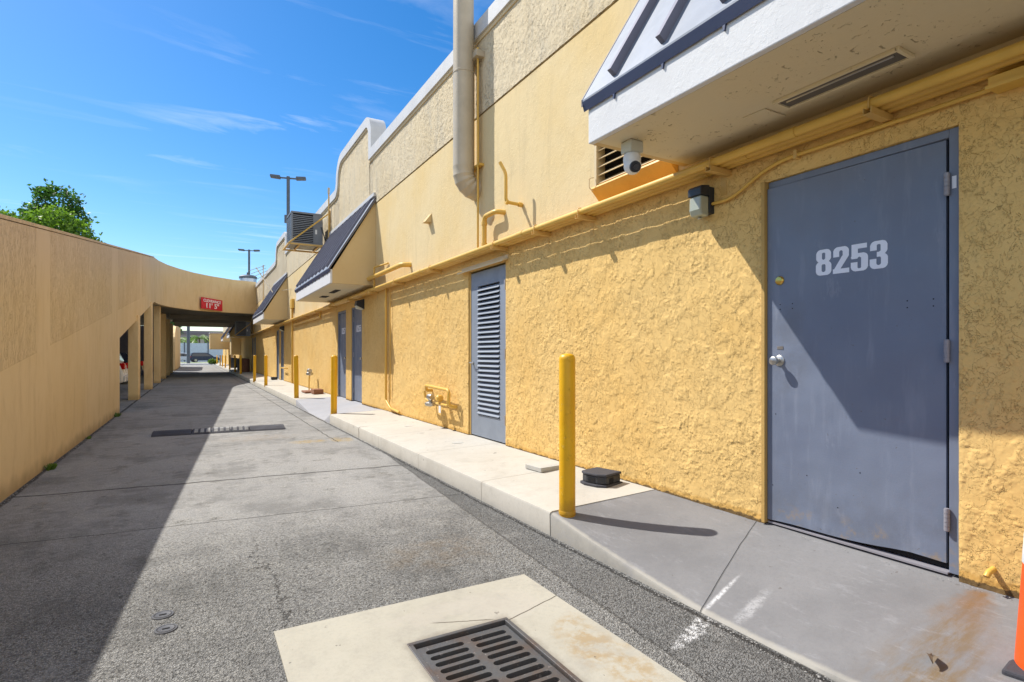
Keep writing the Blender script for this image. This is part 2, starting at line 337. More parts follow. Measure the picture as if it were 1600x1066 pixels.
def ramp_extra(n, c):
    bl = lambda *a, **k: n.blob(n.X, n.Y, *a, **k)
    u = n.M('SUBTRACT', 3.10, n.X)
    dy = n.M('ABSOLUTE', n.M('SUBTRACT', n.Y, n.M('SUBTRACT', 1.13, n.M('MULTIPLY', u, .16))))
    dy = n.M('ADD', dy, n.M('MULTIPLY', n.M('SUBTRACT', n.noise(7, 6, .7), .5), .16))
    hw = n.M('MULTIPLY_ADD', u, .26, .06)
    fan = n.M('MULTIPLY', n.ramp(n.M('DIVIDE', dy, hw), 1.15, .1), n.M('MULTIPLY', n.ramp(u, 1.05, .7), n.ramp(u, -.06, .0)))
    stk = n.ramp(n.noise(5, 6, .7, v=n.map((1, 3.5, 1))), .33, .66)
    c = n.mix(n.M('MULTIPLY', n.M('MULTIPLY', fan, stk), .85), c, (.17, .11, .045))
    hot = n.M('MULTIPLY', n.M('MULTIPLY', fan, n.ramp(u, .42, .08)), .55)
    c = n.mix(hot, c, (.23, .10, .02))
    sc1 = n.ramp(n.noise(42, 6, .78), .36, .56)
    w = n.M('MAXIMUM', bl(2.32, 1.93, .30, .020, .22, wob=.3, wscale=14, soft=.9), n.M('MULTIPLY', bl(2.36, 1.76, .22, .050, .2, wob=.6, wscale=20, soft=.9), .4))
    c = n.mix(n.M('MULTIPLY', n.M('MULTIPLY', w, sc1), .75), c, (.72, .72, .72))
    bl2 = n.ramp(n.noise(45, 4, .7), .60, .70)
    c = n.mix(n.M('MULTIPLY', bl2, .25), c, (.14, .14, .145))
    edge = n.ramp(n.M('ADD', n.X, n.M('MULTIPLY', n.noise(8, 4, .7), .03)), 2.215, 2.19)
    c = n.mix(n.M('MULTIPLY', edge, .75), c, (.40, .38, .33))
    xt = n.M('SUBTRACT', n.Y, n.M('MULTIPLY', n.X, .42))
    cr = n.M('MAXIMUM', n.crack(xt, 1.00, .006, .01), n.crack(n.Y, 3.24, .009, .008))
    c = n.mix(n.M('MULTIPLY', cr, .7), c, (.09, .09, .09))
    dk = n.ramp(n.noise(2.2, 5, .65), .45, .75)
    c = n.mix(n.M('MULTIPLY', dk, .45), c, (.145, .145, .15))
    c = n.mix(n.M('MULTIPLY', n.ramp(n.noise(6, 8, .78, v=n.map((1.8, .7, 1))), .54, .66), .30), c, (.32, .32, .33))
    return c, cr
M['ramp'] = concrete('grey_painted_concrete', (.215, .213, .215), (.172, .171, .175), ramp_extra, .002)
M['ramp_pale'] = concrete('pale_grey_painted_concrete', (.36, .365, .39), (.33, .335, .36))
def pad_extra(n, c):
    bl = lambda *a, **k: n.blob(n.X, n.Y, *a, **k)
    gr = n.ramp(n.noise(11, 7, .75), .40, .60)
    c = n.mix(n.M('MULTIPLY', n.M('MULTIPLY', n.M('MAXIMUM', bl(1.5, 1.85, .16, .42, -.15, wob=.9, wscale=4), bl(1.42, 1.58, .2, .12, .3, wob=.9)), gr), .65), c, (.33, .22, .09))
    c = n.mix(n.M('MULTIPLY', n.ramp(n.noise(3, 7, .75), .48, .66), .42), c, (.30, .28, .24))
    near_ = n.M('MAXIMUM', n.M('ABSOLUTE', n.M('MULTIPLY', n.M('SUBTRACT', n.X, 1.05), 1.66)), n.M('ABSOLUTE', n.M('SUBTRACT', n.Y, 1.915)))
    c = n.mix(n.M('MULTIPLY', n.ramp(n.M('ADD', near_, n.M('MULTIPLY', n.noise(9, 6, .75), .12)), .53, .47), .55), c, (.20, .175, .14))
    c = n.mix(n.M('MULTIPLY', n.ramp(n.noise(16, 4, .6), .70, .73), .75), c, (.09, .08, .07))
    c = n.mix(n.M('MULTIPLY', n.M('MAXIMUM', bl(1.1, 2.55, .4, .1, .1, wob=.9, wscale=10), bl(1.35, 2.45, .25, .2, 0., wob=.8)), .3), c, (.42, .38, .33))
    a = n.M('SUBTRACT', n.Y, n.M('MULTIPLY', n.X, .33))
    b_ = n.M('ADD', n.Y, n.M('MULTIPLY', n.X, .42))
    cr = n.M('MAXIMUM', n.M('MULTIPLY', n.crack(a, 1.87, .005, .012, 4.), n.ramp(n.X, 1.22, 1.3)), n.M('MULTIPLY', n.crack(b_, 2.86, .005, .016, 5.), n.M('MULTIPLY', n.ramp(n.X, .95, 1.0), n.ramp(n.X, 1.27, 1.2))))
    c = n.mix(n.M('MULTIPLY', cr, .8), c, (.09, .07, .05))
    return c, cr
M['pad'] = concrete('pad_concrete', (.42, .395, .325), (.375, .35, .285), pad_extra)
def iron():
    n = NT('cast_iron')
    c = n.mix(n.ramp(n.noise(5, 5, .6), .4, .68), (.12, .122, .125), (.13, .10, .085))
    c = n.mix(n.M('MULTIPLY', n.ramp(n.noise(30, 4, .7), .6, .72), .6), c, (.42, .38, .35))
    return n.fin(c, .5, .45, n.bump(n.noise(70, 4, .65), .002))
M['iron'] = iron()
M['iron2'] = paint('dark_iron', (.10, .10, .105), .6, .3, bump=.002)
M['rubber'] = paint('black_rubber', (.055, .055, .065), .8, bump=.002, bscale=120)
M['mark'] = paint('worn_white_marking', (.30, .30, .295), .85, var=.55)
M['orange'] = paint('cone_orange', (.85, .10, .01), .45)
M['conew'] = paint('cone_white', (.78, .78, .78), .4)
def leftwall():
    n = NT('ramp_wall_stucco')
    # textured panels above the ramp line between smooth pilaster strips
    line = n.M('SUBTRACT', n.Z, n.M('ADD', n.M('MULTIPLY', n.Y, .135), .27))
    pan = n.ramp(line, 0., .012)
    for (a, b) in ((7.55, 8.2), (13.6, 14.6), (20., 20.7)):
        inside = n.M('MULTIPLY', n.ramp(n.Y, a, a + .02), n.ramp(n.Y, b, b - .02))
        pan = n.M('MULTIPLY', pan, n.M('SUBTRACT', 1., inside))
    pan = n.M('MULTIPLY', pan, n.ramp(n.Y, 24, 20))
    sv = n.map((1, 1.9, .55))
    a = n.ramp(n.noise(13, 4, .6, 1.6, v=sv), .52, .58)
    h = n.M('ADD', n.M('MULTIPLY', n.M('MULTIPLY', a, pan), .6), n.M('MULTIPLY', pan, .15))
    h = n.M('ADD', h, n.M('MULTIPLY', n.noise(40, 4, .6), .12))
    c = n.mix(n.ramp(n.noise(.7, 5, .6), .35, .7), (.77, .575, .315), (.73, .53, .265))
    top = n.ramp(n.M('SUBTRACT', n.Z, n.M('ADD', n.M('MULTIPLY', n.Y, .135), 1.0)), -.3, .6)
    c = n.mix(n.M('MULTIPLY', top, .8), c, (.71, .54, .36))
    sv = n.map((1, 1.5, .45)); st = n.ramp(n.noise(2.2, 8, .72, .6, v=sv), .45, .72)
    c = n.mix(n.M('MULTIPLY', st, .34), c, (.52, .34, .16))
    grime = n.M('MULTIPLY', n.ramp(n.M('ADD', n.Z, n.M('MULTIPLY', n.noise(4, 4), .25)), .32, .12), .6)
    c = n.mix(grime, c, (.30, .20, .10))
    c = n.mix(n.M('MULTIPLY', n.M('MULTIPLY', a, pan), .12), c, (.48, .33, .15))
    return n.fin(c, .85, normal=n.bump(h, .008), spec=.2)
M['left'] = leftwall()
M['deckc'] = concrete('deck_concrete', (.42, .38, .31), (.36, .33, .27))
M['gravelly'] = concrete('far_ground', (.34, .33, .31), (.29, .28, .26))
def leaf_mat(name, a, b):
    n = NT(name)
    oi = n.N('ShaderNodeNewGeometry').outputs['Random Per Island']
    c = n.mix(oi, a, b)
    n.put(n.b.inputs['Subsurface Weight'], 0.)
    t = n.N('ShaderNodeBsdfTranslucent', {'Color': (b[0]*1.5, b[1]*1.7, b[2]*1.2)})
    n.fin(c, .45, spec=.4)
    mx = n.N('ShaderNodeMixShader', {0: .35, 1: n.b.outputs[0], 2: t.outputs[0]})
    n.t.links.new(mx.outputs[0], n.o.inputs[0])
    return n.m
M['leaf'] = leaf_mat('leaf_green', (.03, .085, .012), (.17, .28, .025))
M['leafd'] = leaf_mat('leaf_dark', (.02, .06, .015), (.06, .14, .02))
M['bark'] = paint('bark', (.16, .12, .08), .9, bump=.01, bscale=20)
M['grass'] = leaf_mat('grass_green', (.06, .12, .02), (.13, .21, .035))
def glass_mat():
    n = NT('car_glass'); return n.fin((.012, .014, .018), .06, spec=.9)
M['glass'] = glass_mat()
M['carw'] = paint('white_car_paint', (.75, .75, .74), .22, var=.02, bump=0)
M['cars'] = paint('silver_car_paint', (.50, .55, .60), .25, .5, var=.02, bump=0)
M['card'] = paint('dark_car_paint', (.03, .04, .07), .2, .3, var=.02, bump=0)
M['lampr'] = paint('tail_lamp_red', (.55, .01, .01), .15, bump=0)
M['plate'] = paint('sign_red', (.62, .012, .035), .4, var=.05)
M['signw'] = paint('sign_white', (.88, .82, .82), .4, var=.02)
M['fencew'] = paint('far_fence', (.42, .52, .60), .6)
M['farw'] = paint('far_wall', (.36, .34, .33), .8)
M['farroof'] = paint('far_roof', (.16, .15, .17), .8)
M['orange_leaf'] = paint('orange_leaf', (.45, .16, .03), .8)
M['slotgrey'] = paint('recess_grey', (.13, .12, .105), .7)
M['brick'] = paint('red_block', (.26, .12, .07), .9, bump=.004)
M['paver'] = paint('paver', (.48, .47, .43), .9, bump=.003)
M['orange_tin'] = paint('golden_flashing', (.80, .43, .08), .45, .0)

# ------------------------------------------------------------------ mesh helpers
def islands(bm):
    seen = set(); out = []
    bm.verts.ensure_lookup_table()
    for v in bm.verts:
        if v in seen: continue
        st = [v]; seen.add(v); g = []
        while st:
            a = st.pop(); g.append(a)
            for e in a.link_edges:
                b = e.other_vert(a)
                if b not in seen: seen.add(b); st.append(b)
        out.append(g)
    return out
def objs(name, bm, mat, parent=None, **k):
    """one object for each separate piece of the mesh"""
    for g in islands(bm):
        nbm = bmesh.new(); mp_ = {v: nbm.verts.new(v.co) for v in g}; fs = {f for v in g for f in v.link_faces}
        for f in fs: nbm.faces.new([mp_[v] for v in f.verts])
        obj(name, nbm, mat, parent, **k)
    bm.free()
def obj(name, bm, mat, parent=None, smooth=None, bevel=0., label=None):
    me = bpy.data.meshes.new(name); bmesh.ops.recalc_face_normals(bm, faces=bm.faces); bm.to_mesh(me); bm.free()
    for mm in (mat if isinstance(mat, (list, tuple)) else [mat]): me.materials.append(mm)
    if smooth:
        for p in me.polygons: p.use_smooth = True
        me.set_sharp_from_angle(angle=R(smooth))
    o = bpy.data.objects.new(name, me); C.objects.link(o)
    if parent is not None: o.parent = parent
    if bevel:
        b = o.modifiers.new('bevel', 'BEVEL'); b.width = bevel; b.segments = 2; b.limit_method = 'ANGLE'; b.angle_limit = R(40)
    if label: o['label'] = label
    return o
def tag(o, label=None, cat=None, group=None, kind=None):
    if label: o['label'] = label
    if cat: o['category'] = cat
    if group: o['group'] = group
    if kind: o['kind'] = kind
    return o
def empty(name, loc=(0, 0, 0), rz=0):
    o = bpy.data.objects.new(name, None); C.objects.link(o); o.location = loc; o.rotation_euler = (0, 0, rz); o.empty_display_size = .1
    return o
def nb(): return bmesh.new()
def box(bm, x0, x1, y0, y1, z0, z1, m=0):
    v = [bm.verts.new((x, y, z)) for x in (x0, x1) for y in (y0, y1) for z in (z0, z1)]
    for f in ((0, 1, 3, 2), (4, 6, 7, 5), (0, 4, 5, 1), (2, 3, 7, 6), (0, 2, 6, 4), (1, 5, 7, 3)):
        bm.faces.new([v[i] for i in f]).material_index = m
    return v
def B(*a):
    bm = nb(); box(bm, *a); return bm
def prism(bm, pts, axis, a, b):
    """extrude a 2-D outline: axis 'x' -> pts are (y,z); 'y' -> (x,z); 'z' -> (x,y)"""
    def P(p, t): return {'x': (t, p[0], p[1]), 'y': (p[0], t, p[1]), 'z': (p[0], p[1], t)}[axis]
    A = [bm.verts.new(P(p, a)) for p in pts]; Bv = [bm.verts.new(P(p, b)) for p in pts]
    bm.faces.new(A); bm.faces.new(Bv[::-1])
    k = len(pts)
    for i in range(k): bm.faces.new((A[i], A[(i+1) % k], Bv[(i+1) % k], Bv[i]))
def tube(bm, path, r, n=14, cap=True):
    path = [Vector(p) for p in path]; rs = r if isinstance(r, (list, tuple)) else [r] * len(path)
    rings = []; prev = None
    for i, p in enumerate(path):
        t = ((path[i+1] - p).normalized() if i < len(path)-1 else Vector((0,0,0))) + ((p - path[i-1]).normalized() if i else Vector((0,0,0)))
        t.normalize()
        u = (prev - t * prev.dot(t)).normalized() if prev is not None else t.orthogonal().normalized()
        prev = u; w = t.cross(u)
        rings.append([bm.verts.new(p + (u * math.cos(2*math.pi*k/n) + w * math.sin(2*math.pi*k/n)) * rs[i]) for k in range(n)])
    for a, b in zip(rings, rings[1:]):
        for k in range(n): bm.faces.new((a[k], a[(k+1) % n], b[(k+1) % n], b[k]))
    if cap: bm.faces.new(rings[0][::-1]); bm.faces.new(rings[-1])
def rnd(path, rad, seg=5):
    """round the corners of a polyline"""
    path = [Vector(p) for p in path]; out = [path[0]]
    for i in range(1, len(path)-1):
        a, b, c = path[i-1], path[i], path[i+1]
        d1 = (a-b); d2 = (c-b); r = min(rad, d1.length*.49, d2.length*.49)
        p, q = b + d1.normalized()*r, b + d2.normalized()*r
        for k in range(seg+1):
            t = k/seg; out.append((1-t)**2*p + 2*t*(1-t)*b + t*t*q)
    out.append(path[-1]); return out
def T(path, r, n=14, rad=0):
    bm = nb(); tube(bm, rnd(path, rad) if rad else path, r, n); return bm
def lathe(bm, prof, n=24, c=(0, 0, 0), axis='z'):
    rings = []
    for r, h in prof:
        ring = []
        for k in range(n):
            a = 2*math.pi*k/n; u, v = r*math.cos(a), r*math.sin(a)
            ring.append(bm.verts.new({'z': (c[0]+u, c[1]+v, c[2]+h), 'x': (c[0]+h, c[1]+u, c[2]+v), 'y': (c[0]+u, c[1]+h, c[2]+v)}[axis]))
        rings.append(ring)
    for a, b in zip(rings, rings[1:]):
        for k in range(n): bm.faces.new((a[k], a[(k+1) % n], b[(k+1) % n], b[k]))
    bm.faces.new(rings[0][::-1]); bm.faces.new(rings[-1])
def L(prof, n=24, c=(0, 0, 0), axis='z'):
    bm = nb(); lathe(bm, prof, n, c, axis); return bm
def copy_tree(o, parent=None):
    c = o.copy(); C.objects.link(c)
    if parent is not None: c.parent = parent
    for ch in [x for x in bpy.data.objects if x.parent == o]: copy_tree(ch, c)
    return c

# ------------------------------------------------------------------ digits as heavy condensed shapes
def rr(x, y, cx, cy, hw, hh, r):
    dx = abs(x-cx) - hw + r; dy = abs(y-cy) - hh + r
    return math.hypot(max(dx, 0), max(dy, 0)) + min(max(dx, dy), 0) < r
def dig(ch, x, y):
    if not (0 <= x <= .6 and 0 <= y <= 1): return False
    if ch == '8':
        return (rr(x, y, .3, .75, .285, .25, .18) or rr(x, y, .3, .27, .3, .27, .18)) and not rr(x, y, .3, .74, .065, .135, .06) and not rr(x, y, .3, .28, .07, .15, .06)
    if ch == '3':
        s = (rr(x, y, .3, .75, .285, .25, .18) or rr(x, y, .3, .27, .3, .27, .18)) and not rr(x, y, .3, .74, .065, .135, .06) and not rr(x, y, .3, .28, .07, .15, .06)
        if x < .235 and .36 < y < .66: return False
        if x < .30 and (.60 < y < .66 or .36 < y < .43): return False
        return s
    if ch == '2':
        if y < .17: return True
        top = rr(x, y, .3, .70, .29, .30, .18) and y > .62 and not (rr(x, y, .3, .69, .065, .17, .06))
        dg = .17 <= y < .66 and (0.0 + (y-.10)*.62 < x < .235 + (y-.10)*.66) and x <= .59
        return top or dg
    if ch == '5':
        if y > .83: return .03 < x < .56
        if y > .52 and .03 < x < .25: return True
        s = rr(x, y, .3, .33, .3, .33, .18) and not rr(x, y, .3, .31, .065, .21, .06)
        if x < .235 and .34 < y < .50: return x > .03 and y > .46
        return s
    if ch == '7':
        if y > .82: return True
        return .10 + (y-.0)*.33 < x < .34 + y*.33
    return False
def digits(txt, height, face_x, y_left, z_bot, sign=-1, thick=.0015, res=.01, gap=.07):
    """vinyl digits standing on a wall that faces -X; text runs towards -Y"""
    bm = nb(); s = height; xoff = 0.
    for ch in txt:
        rows = int(1/res)
        for j in range(rows):
            y = (j+.5)*res; run = None
            for i in range(int(.6/res)+2):
                x = (i+.5)*res; on = dig(ch, x, y)
                if on and run is None: run = i*res
                if (not on) and run is not None:
                    a, b = run, i*res
                    v = [bm.verts.new((face_x, y_left - (xoff+p)*s, z_bot + q*s)) for p, q in ((a, j*res), (b, j*res), (b, (j+1)*res), (a, (j+1)*res))]
                    bm.faces.new(v); run = None
        xoff += .6 + gap
    return bm

# ================================================================== ground
WX = 3.16
bm = nb()
v = [bm.verts.new(p) for p in ((-600, -200, -.06), (600, -200, -.06), (600, 900, -.06), (-600, 900, -.06))]; bm.faces.new(v)
tag(obj('ground', bm, M['gravelly']), kind='structure')
bm = nb()
def sheet(bm, x0, x1, y0, y1, z): bm.faces.new([bm.verts.new(p) for p in ((x0, y0, z), (x1, y0, z), (x1, y1, z), (x0, y1, z))])
# road with the drain pit left open
px0, px1, py0, py1 = .31, 1.645, 1.45, 2.74
for a in ((-9, px0, -8, 96), (px1, 2.3, -8, 96), (px0, px1, -8, py0), (px0, px1, py1, 96)): sheet(bm, *a, 0.)
tag(obj('road', bm, M['asphalt']), kind='structure')
# concrete pad round the drain
GX0, GX1, GY0, GY1 = .80, 1.30, 1.50, 2.33
bm = nb()
for a in ((px0, GX0, py0, py1), (GX1, px1, py0, py1), (GX0, GX1, py0, GY0), (GX0, GX1, GY1, py1)):
    box(bm, a[0], a[1], a[2], a[3], -.02, .006)
tag(obj('drain_apron', bm, M['pad']), kind='structure')

def walk_section(name, mat, ys, efun, kerb=True):
    bm = nb(); rows = []
    for y in ys:
        e = efun(y)
        pts = [(2.165, -.05), (2.16, max(e-.02, .002)), (2.168, max(e-.006, .0035)), (2.185, e), (2.45, e + (.205-e)*.27), (2.8, e + (.205-e)*.63), (3.30, .212)]
        rows.append([bm.verts.new((x, y, z)) for x, z in pts])
    for a, b in zip(rows, rows[1:]):
        for i in range(len(a)-1): bm.faces.new((a[i], a[i+1], b[i+1], b[i]))
    for r_ in (rows[0], rows[-1]):
        q = [bm.verts.new((3.30, r_[0].co.y, -.05))]
        bm.faces.new(r_ + q)
    return tag(obj(name, bm, mat, smooth=35), kind='structure')
def fr(a, b, n): return [a + (b-a)*i/n for i in range(n+1)]
e_near = lambda y: .012 + .155*min(1, max(0, (y-1.85)/1.42))**1.35 if y > 1.85 else .012 + .02*max(0, min(1, (1.6-y)/.6))
walk_section('sidewalk_ramp', M['ramp'], fr(-7, .8, 4) + fr(.9, 3.245, 34), e_near)
walk_section('sidewalk', M['walk'], fr(3.25, 10.6, 30), lambda y: .17)
def e2(y):
    if y < 11.15: return .168 - .158*(y-10.62)/.53
    if y < 12.7: return .01
    return .01 + .158*min(1, (y-12.7)/1.9)
walk_section('sidewalk_ramp', M['ramp_pale'], fr(10.605, 14.6, 30), e2)
walk_section('sidewalk', M['walk'], fr(14.605, 36.0, 20), lambda y: .168)
walk_section('sidewalk', M['walk'], fr(36.005, 84, 12), lambda y: .168)

# drain grate
dg = empty('drain_grate', (1.05, 1.915, 0)); tag(dg, 'rusty cast iron storm drain grate with two rows of slots in pale concrete', 'drain grate')
bm = nb()
for a in ((GX0, GX1, GY1-.022, GY1), (GX0, GX1, GY0, GY0+.022), (GX0, GX0+.022, GY0+.022, GY1-.022), (GX1-.022, GX1, GY0+.022, GY1-.022)):
    box(bm, a[0]-1.05, a[1]-1.05, a[2]-1.915, a[3]-1.915, -.10, .009)
obj('frame', bm, M['iron'], dg, bevel=.003)
def grate():
    bm = nb(); x0, x1, y0, y1 = -.222, .222, -.386, .375
    mid = [(-.195, -.018), (.018, .195)]; rows = [y1 - .052 - k*.054 for k in range(14)]; hw = .0165
    top = -.006; bot = -.04
    # plate with slots: strips between rows, then end pieces rounded
    ys = [y1] + [v for r_ in rows for v in (r_+hw, r_-hw)] + [y0]
    for k in range(0, len(ys)-1):
        a, b = ys[k+1], ys[k]
        if k % 2 == 0: box(bm, x0, x1, a, b, bot, top)
        else:
            yc = (a+b)/2
            cols = [x0] + [v for m_ in mid for v in m_] + [x1]
            for j in range(0, len(cols), 2):
                l, r_ = cols[j], cols[j+1]
                # solid column with concave rounded ends
                pts = []
                n_ = 6
                def arc(cx_, s_):
                    return [(cx_ + s_*hw*(1-math.cos(math.pi/2 - math.pi*q/n_)) - s_*0, yc - hw + 2*hw*q/n_) for q in range(n_+1)]
                left = [(l, a), (l, b)] if j == 0 else [(l - 0 + hw*(0 if False else -1) + hw*math.cos(math.pi*(q/n_-.5)) , yc - hw*math.sin(math.pi*(.5-q/n_))) for q in range(n_+1)]
                right = [(r_, b), (r_, a)] if j == len(cols)-2 else [(r_ + hw - hw*math.cos(math.pi*(q/n_-.5)), yc + hw*math.sin(math.pi*(.5-q/n_))) for q in range(n_+1)]
                prism(bm, left + right, 'z', bot, top)
    return bm
obj('slotted_plate', grate(), M['iron'], dg)
obj('pit', B(-.25, .25, -.415, .415, -1.3, -1.25), M['dark'], dg)
bm = nb()
for a in ((-.25, -.22, -.415, .415), (.22, .25, -.415, .415), (-.22, .22, -.415, -.39), (-.22, .22, .39, .415)): box(bm, *a, -1.25, -.101)
obj('shaft', bm, M['dark'], dg)

for i, (x, y, lb) in enumerate(((-.14, 3.19, 'round iron utility cover in the asphalt, the farther of the two by the drain'), (-.12, 3.02, 'round iron utility cover in the asphalt, the nearer of the two by the drain'))):
    c_ = empty('utility_cover', (x, y, 0)); tag(c_, lb, 'utility cap', 'utility caps in the asphalt')
    obj('ring', L([(.048, -.01), (.048, .003), (.046, .005), (.039, .005), (.037, .002)], 28), M['iron2'], c_, smooth=40)
    obj('lid', L([(.036, -.01), (.036, .003), (.034, .0055), (.026, .004)], 28), M['iron2'], c_, smooth=40)
    obj('lifting_slot', B(-.015, .015, -.005, .005, .0, .0062), M['dark'], c_)

# speed bump: five rubber modules
sb = empty('speed_bump', (.37, 10.42, 0), R(-2.)); tag(sb, 'black rubber speed bump in five sections with worn white marks across the lane', 'speed bump')
xs = [-.97, -.42, -.14, .14, .42, .97]
for k in range(5):
    a, b = xs[k]+.006, xs[k+1]-.006
    bm = nb(); pts = [(-.25, .002), (-.22, .022), (-.10, .052), (.10, .052), (.22, .022), (.25, .002)]
    prism(bm, pts, 'x', a, b)
    for q in range(int((b-a)/.03)):
        x = a + .015 + q*.03
        prism(bm, [(p, z+.004) for p, z in pts], 'x', x-.008, x+.006)
    m_ = obj('rubber_module', bm, M['rubber'], sb)
    if k in (1, 2, 3):
        bm = nb()
        for q in range(3):
            x = a + .055 + q*.085
            prism(bm, [(-.21, .024), (-.10, .054), (.10, .054), (.10, .0605), (-.10, .0605), (-.21, .031)], 'x', x-.026, x+.026)
        obj('white_mark', bm, M['mark'], m_)

# ================================================================== building
bld = empty('shop_building', (WX, 0, 0)); tag(bld, 'long yellow stucco commercial building with grey rear doors and a curved parapet', 'building')
bld.location = (0, 0, 0)
Y0, Y1 = -9., 84.
P_ = 12.4
doors = []           # (y0, y1, zbot, ztop)
for k in range(-1, 7):
    o_ = P_*k
    if k != 0: doors.append((12.16-P_+o_, 13.10-P_+o_, 'door'))
    doors.append((13.64-P_+o_, 14.56-P_+o_, 'door'))
doors = [d for d in doors if Y0 < d[0] and d[1] < Y1 and not (1.0 < d[0] < 1.6)]
doors += [(1.235, 2.27, 'main'), (5.68, 6.70, 'louvre')]
# door of unit 0 next to main lies behind the frame edge
doors.append((-.3, .6, 'door'))
doors.sort()
ZD = 2.37; ZW = 2.62
bm = nb(); y = Y0
for (a, b, t) in doors:
    box(bm, WX, WX+.25, y, a, .0, ZW)
    box(bm, WX, WX+.25, a, b, ZD, ZW); y = b
box(bm, WX, WX+.25, y, Y1, .0, ZW)
bmesh.ops.remove_doubles(bm, verts=bm.verts, dist=.0005)
obj('lower_wall', bm, M['low'], bld)
GZ = 4.335
bm = nb(); box(bm, WX+.001, WX+.25, Y0, Y1, ZW, GZ-.012)
obj('upper_wall', bm, M['up'], bld)
bm = nb(); box(bm, WX+.014, WX+.24, Y0, Y1, GZ-.012, GZ+.012)
obj('wall_joint', bm, M['groove'], bld)
# parapet outline: flat top with a raised curved hump in each unit
FT, HT = 5.52, 6.27
def top_profile():
    pts = [(Y0, FT)]
    k = -1
    while True:
        a, b = 11.28 + P_*k, 14.55 + P_*k
        if a > 30: break
        if a > Y0 + .5:
            r1 = .42
            pts += [(a - .001, FT)] 
            n_ = 7
            for q in range(n_+1):
                t = math.pi/2*q/n_; pts.append((a + .42 - .42*math.cos(t), HT - .42 + .42*math.sin(t)))
            for q in range(n_+1):
                t = math.pi/2*q/n_; pts.append((b - .62 + .62*math.sin(t), HT - .62 + .62*math.cos(t)))
            for q in range(1, 5):
                t = math.pi/2*q/4; pts.append((b + .16 - .16*math.cos(t), FT + .16 - .16*math.sin(t)))
        k += 1
    pts.append((Y1, FT)); return pts
TP = top_profile()
def offset(pts, d):
    out = []
    for i, p in enumerate(pts):
        a = pts[max(i-1, 0)]; b = pts[min(i+1, len(pts)-1)]
        def nrm(u, v):
            dx, dy = v[0]-u[0], v[1]-u[1]; l = math.hypot(dx, dy) or 1; return (dy/l, -dx/l)
        n1 = nrm(a, p) if i else nrm(p, b); n2 = nrm(p, b) if i < len(pts)-1 else nrm(a, p)
        nx, ny = n1[0]+n2[0], n1[1]+n2[1]; l = math.hypot(nx, ny) or 1; nx /= l; ny /= l
        c = max(.5, nx*n1[0]+ny*n1[1]); out.append((p[0]+nx*d/c, p[1]+ny*d/c))
    return out
IN1 = offset(TP, .20); IN2 = offset(TP, .245)
def strip_x(bm, A, Bp, x0, x1):
    """solid band between two outlines (y,z), from x0 to x1"""
    va = [[bm.verts.new((x, p[0], p[1])) for p in A] for x in (x0, x1)]
    vb = [[bm.verts.new((x, p[0], p[1])) for p in Bp] for x in (x0, x1)]
    for i in range(len(A)-1):
        bm.faces.new((va[0][i], va[0][i+1], vb[0][i+1], vb[0][i])); bm.faces.new((va[1][i], vb[1][i], vb[1][i+1], va[1][i+1]))
        bm.faces.new((va[0][i], va[1][i], va[1][i+1], va[0][i+1])); bm.faces.new((vb[0][i], vb[0][i+1], vb[1][i+1], vb[1][i]))
    for i in (0, -1): bm.faces.new((va[0][i], vb[0][i], vb[1][i], va[1][i]))
bm = nb(); base = [(p[0], GZ+.012) for p in IN2]
strip_x(bm, IN2, base, WX, WX+.25)
obj('parapet_wall', bm, M['par'], bld)
bm = nb(); strip_x(bm, IN1, IN2, WX-.022, WX+.25)
obj('moulding', bm, M['mould'], bld)
bm = nb(); strip_x(bm, TP, IN1, WX-.05, WX+.28)
obj('coping', bm, M['coping'], bld, smooth=30)
bm = nb(); box(bm, WX+.25, 28, Y0, Y1, 4.1, 4.4); box(bm, 27.7, 28, Y0, Y1, 0, 4.1); box(bm, WX+.25, 27.7, Y0, Y0+.3, 0, 4.1); box(bm, WX+.25, 27.7, Y1-.3, Y1, 0, 4.1)
obj('roof', bm, M['deckc'], bld)
# trowelled relief of the stucco as real geometry (near stretch of the wall)
import numpy as np
class Nz:
    def __init__(s, seed): s.t = np.random.RandomState(seed).rand(256, 256)
    def v(s, x, y):
        xi = np.floor(x).astype(int); yi = np.floor(y).astype(int); fx = x - xi; fy = y - yi
        fx = fx*fx*fx*(fx*(fx*6-15)+10); fy = fy*fy*fy*(fy*(fy*6-15)+10)
        a, b, c, d = (s.t[(xi+i) % 256, (yi+j) % 256] for i, j in ((0, 0), (1, 0), (0, 1), (1, 1)))
        return (a*(1-fx)+b*fx)*(1-fy) + (c*(1-fx)+d*fx)*fy - .5
    def f(s, x, y, sc_, o=5, g=.55):
        r_ = 0; a = 1.; tot = 0
        for i in range(o):
            k = sc_ * 2.03**i; r_ = r_ + a*s.v(x*k + 17.3*i, y*k + 9.1*i); tot += a; a *= g
        return r_/tot*2.2
N1, N2, N3, N4 = Nz(1), Nz(2), Nz(3), Nz(4)
def ss(x, a, b):
    t = np.clip((x-a)/(b-a), 0, 1); return t*t*(3-2*t)
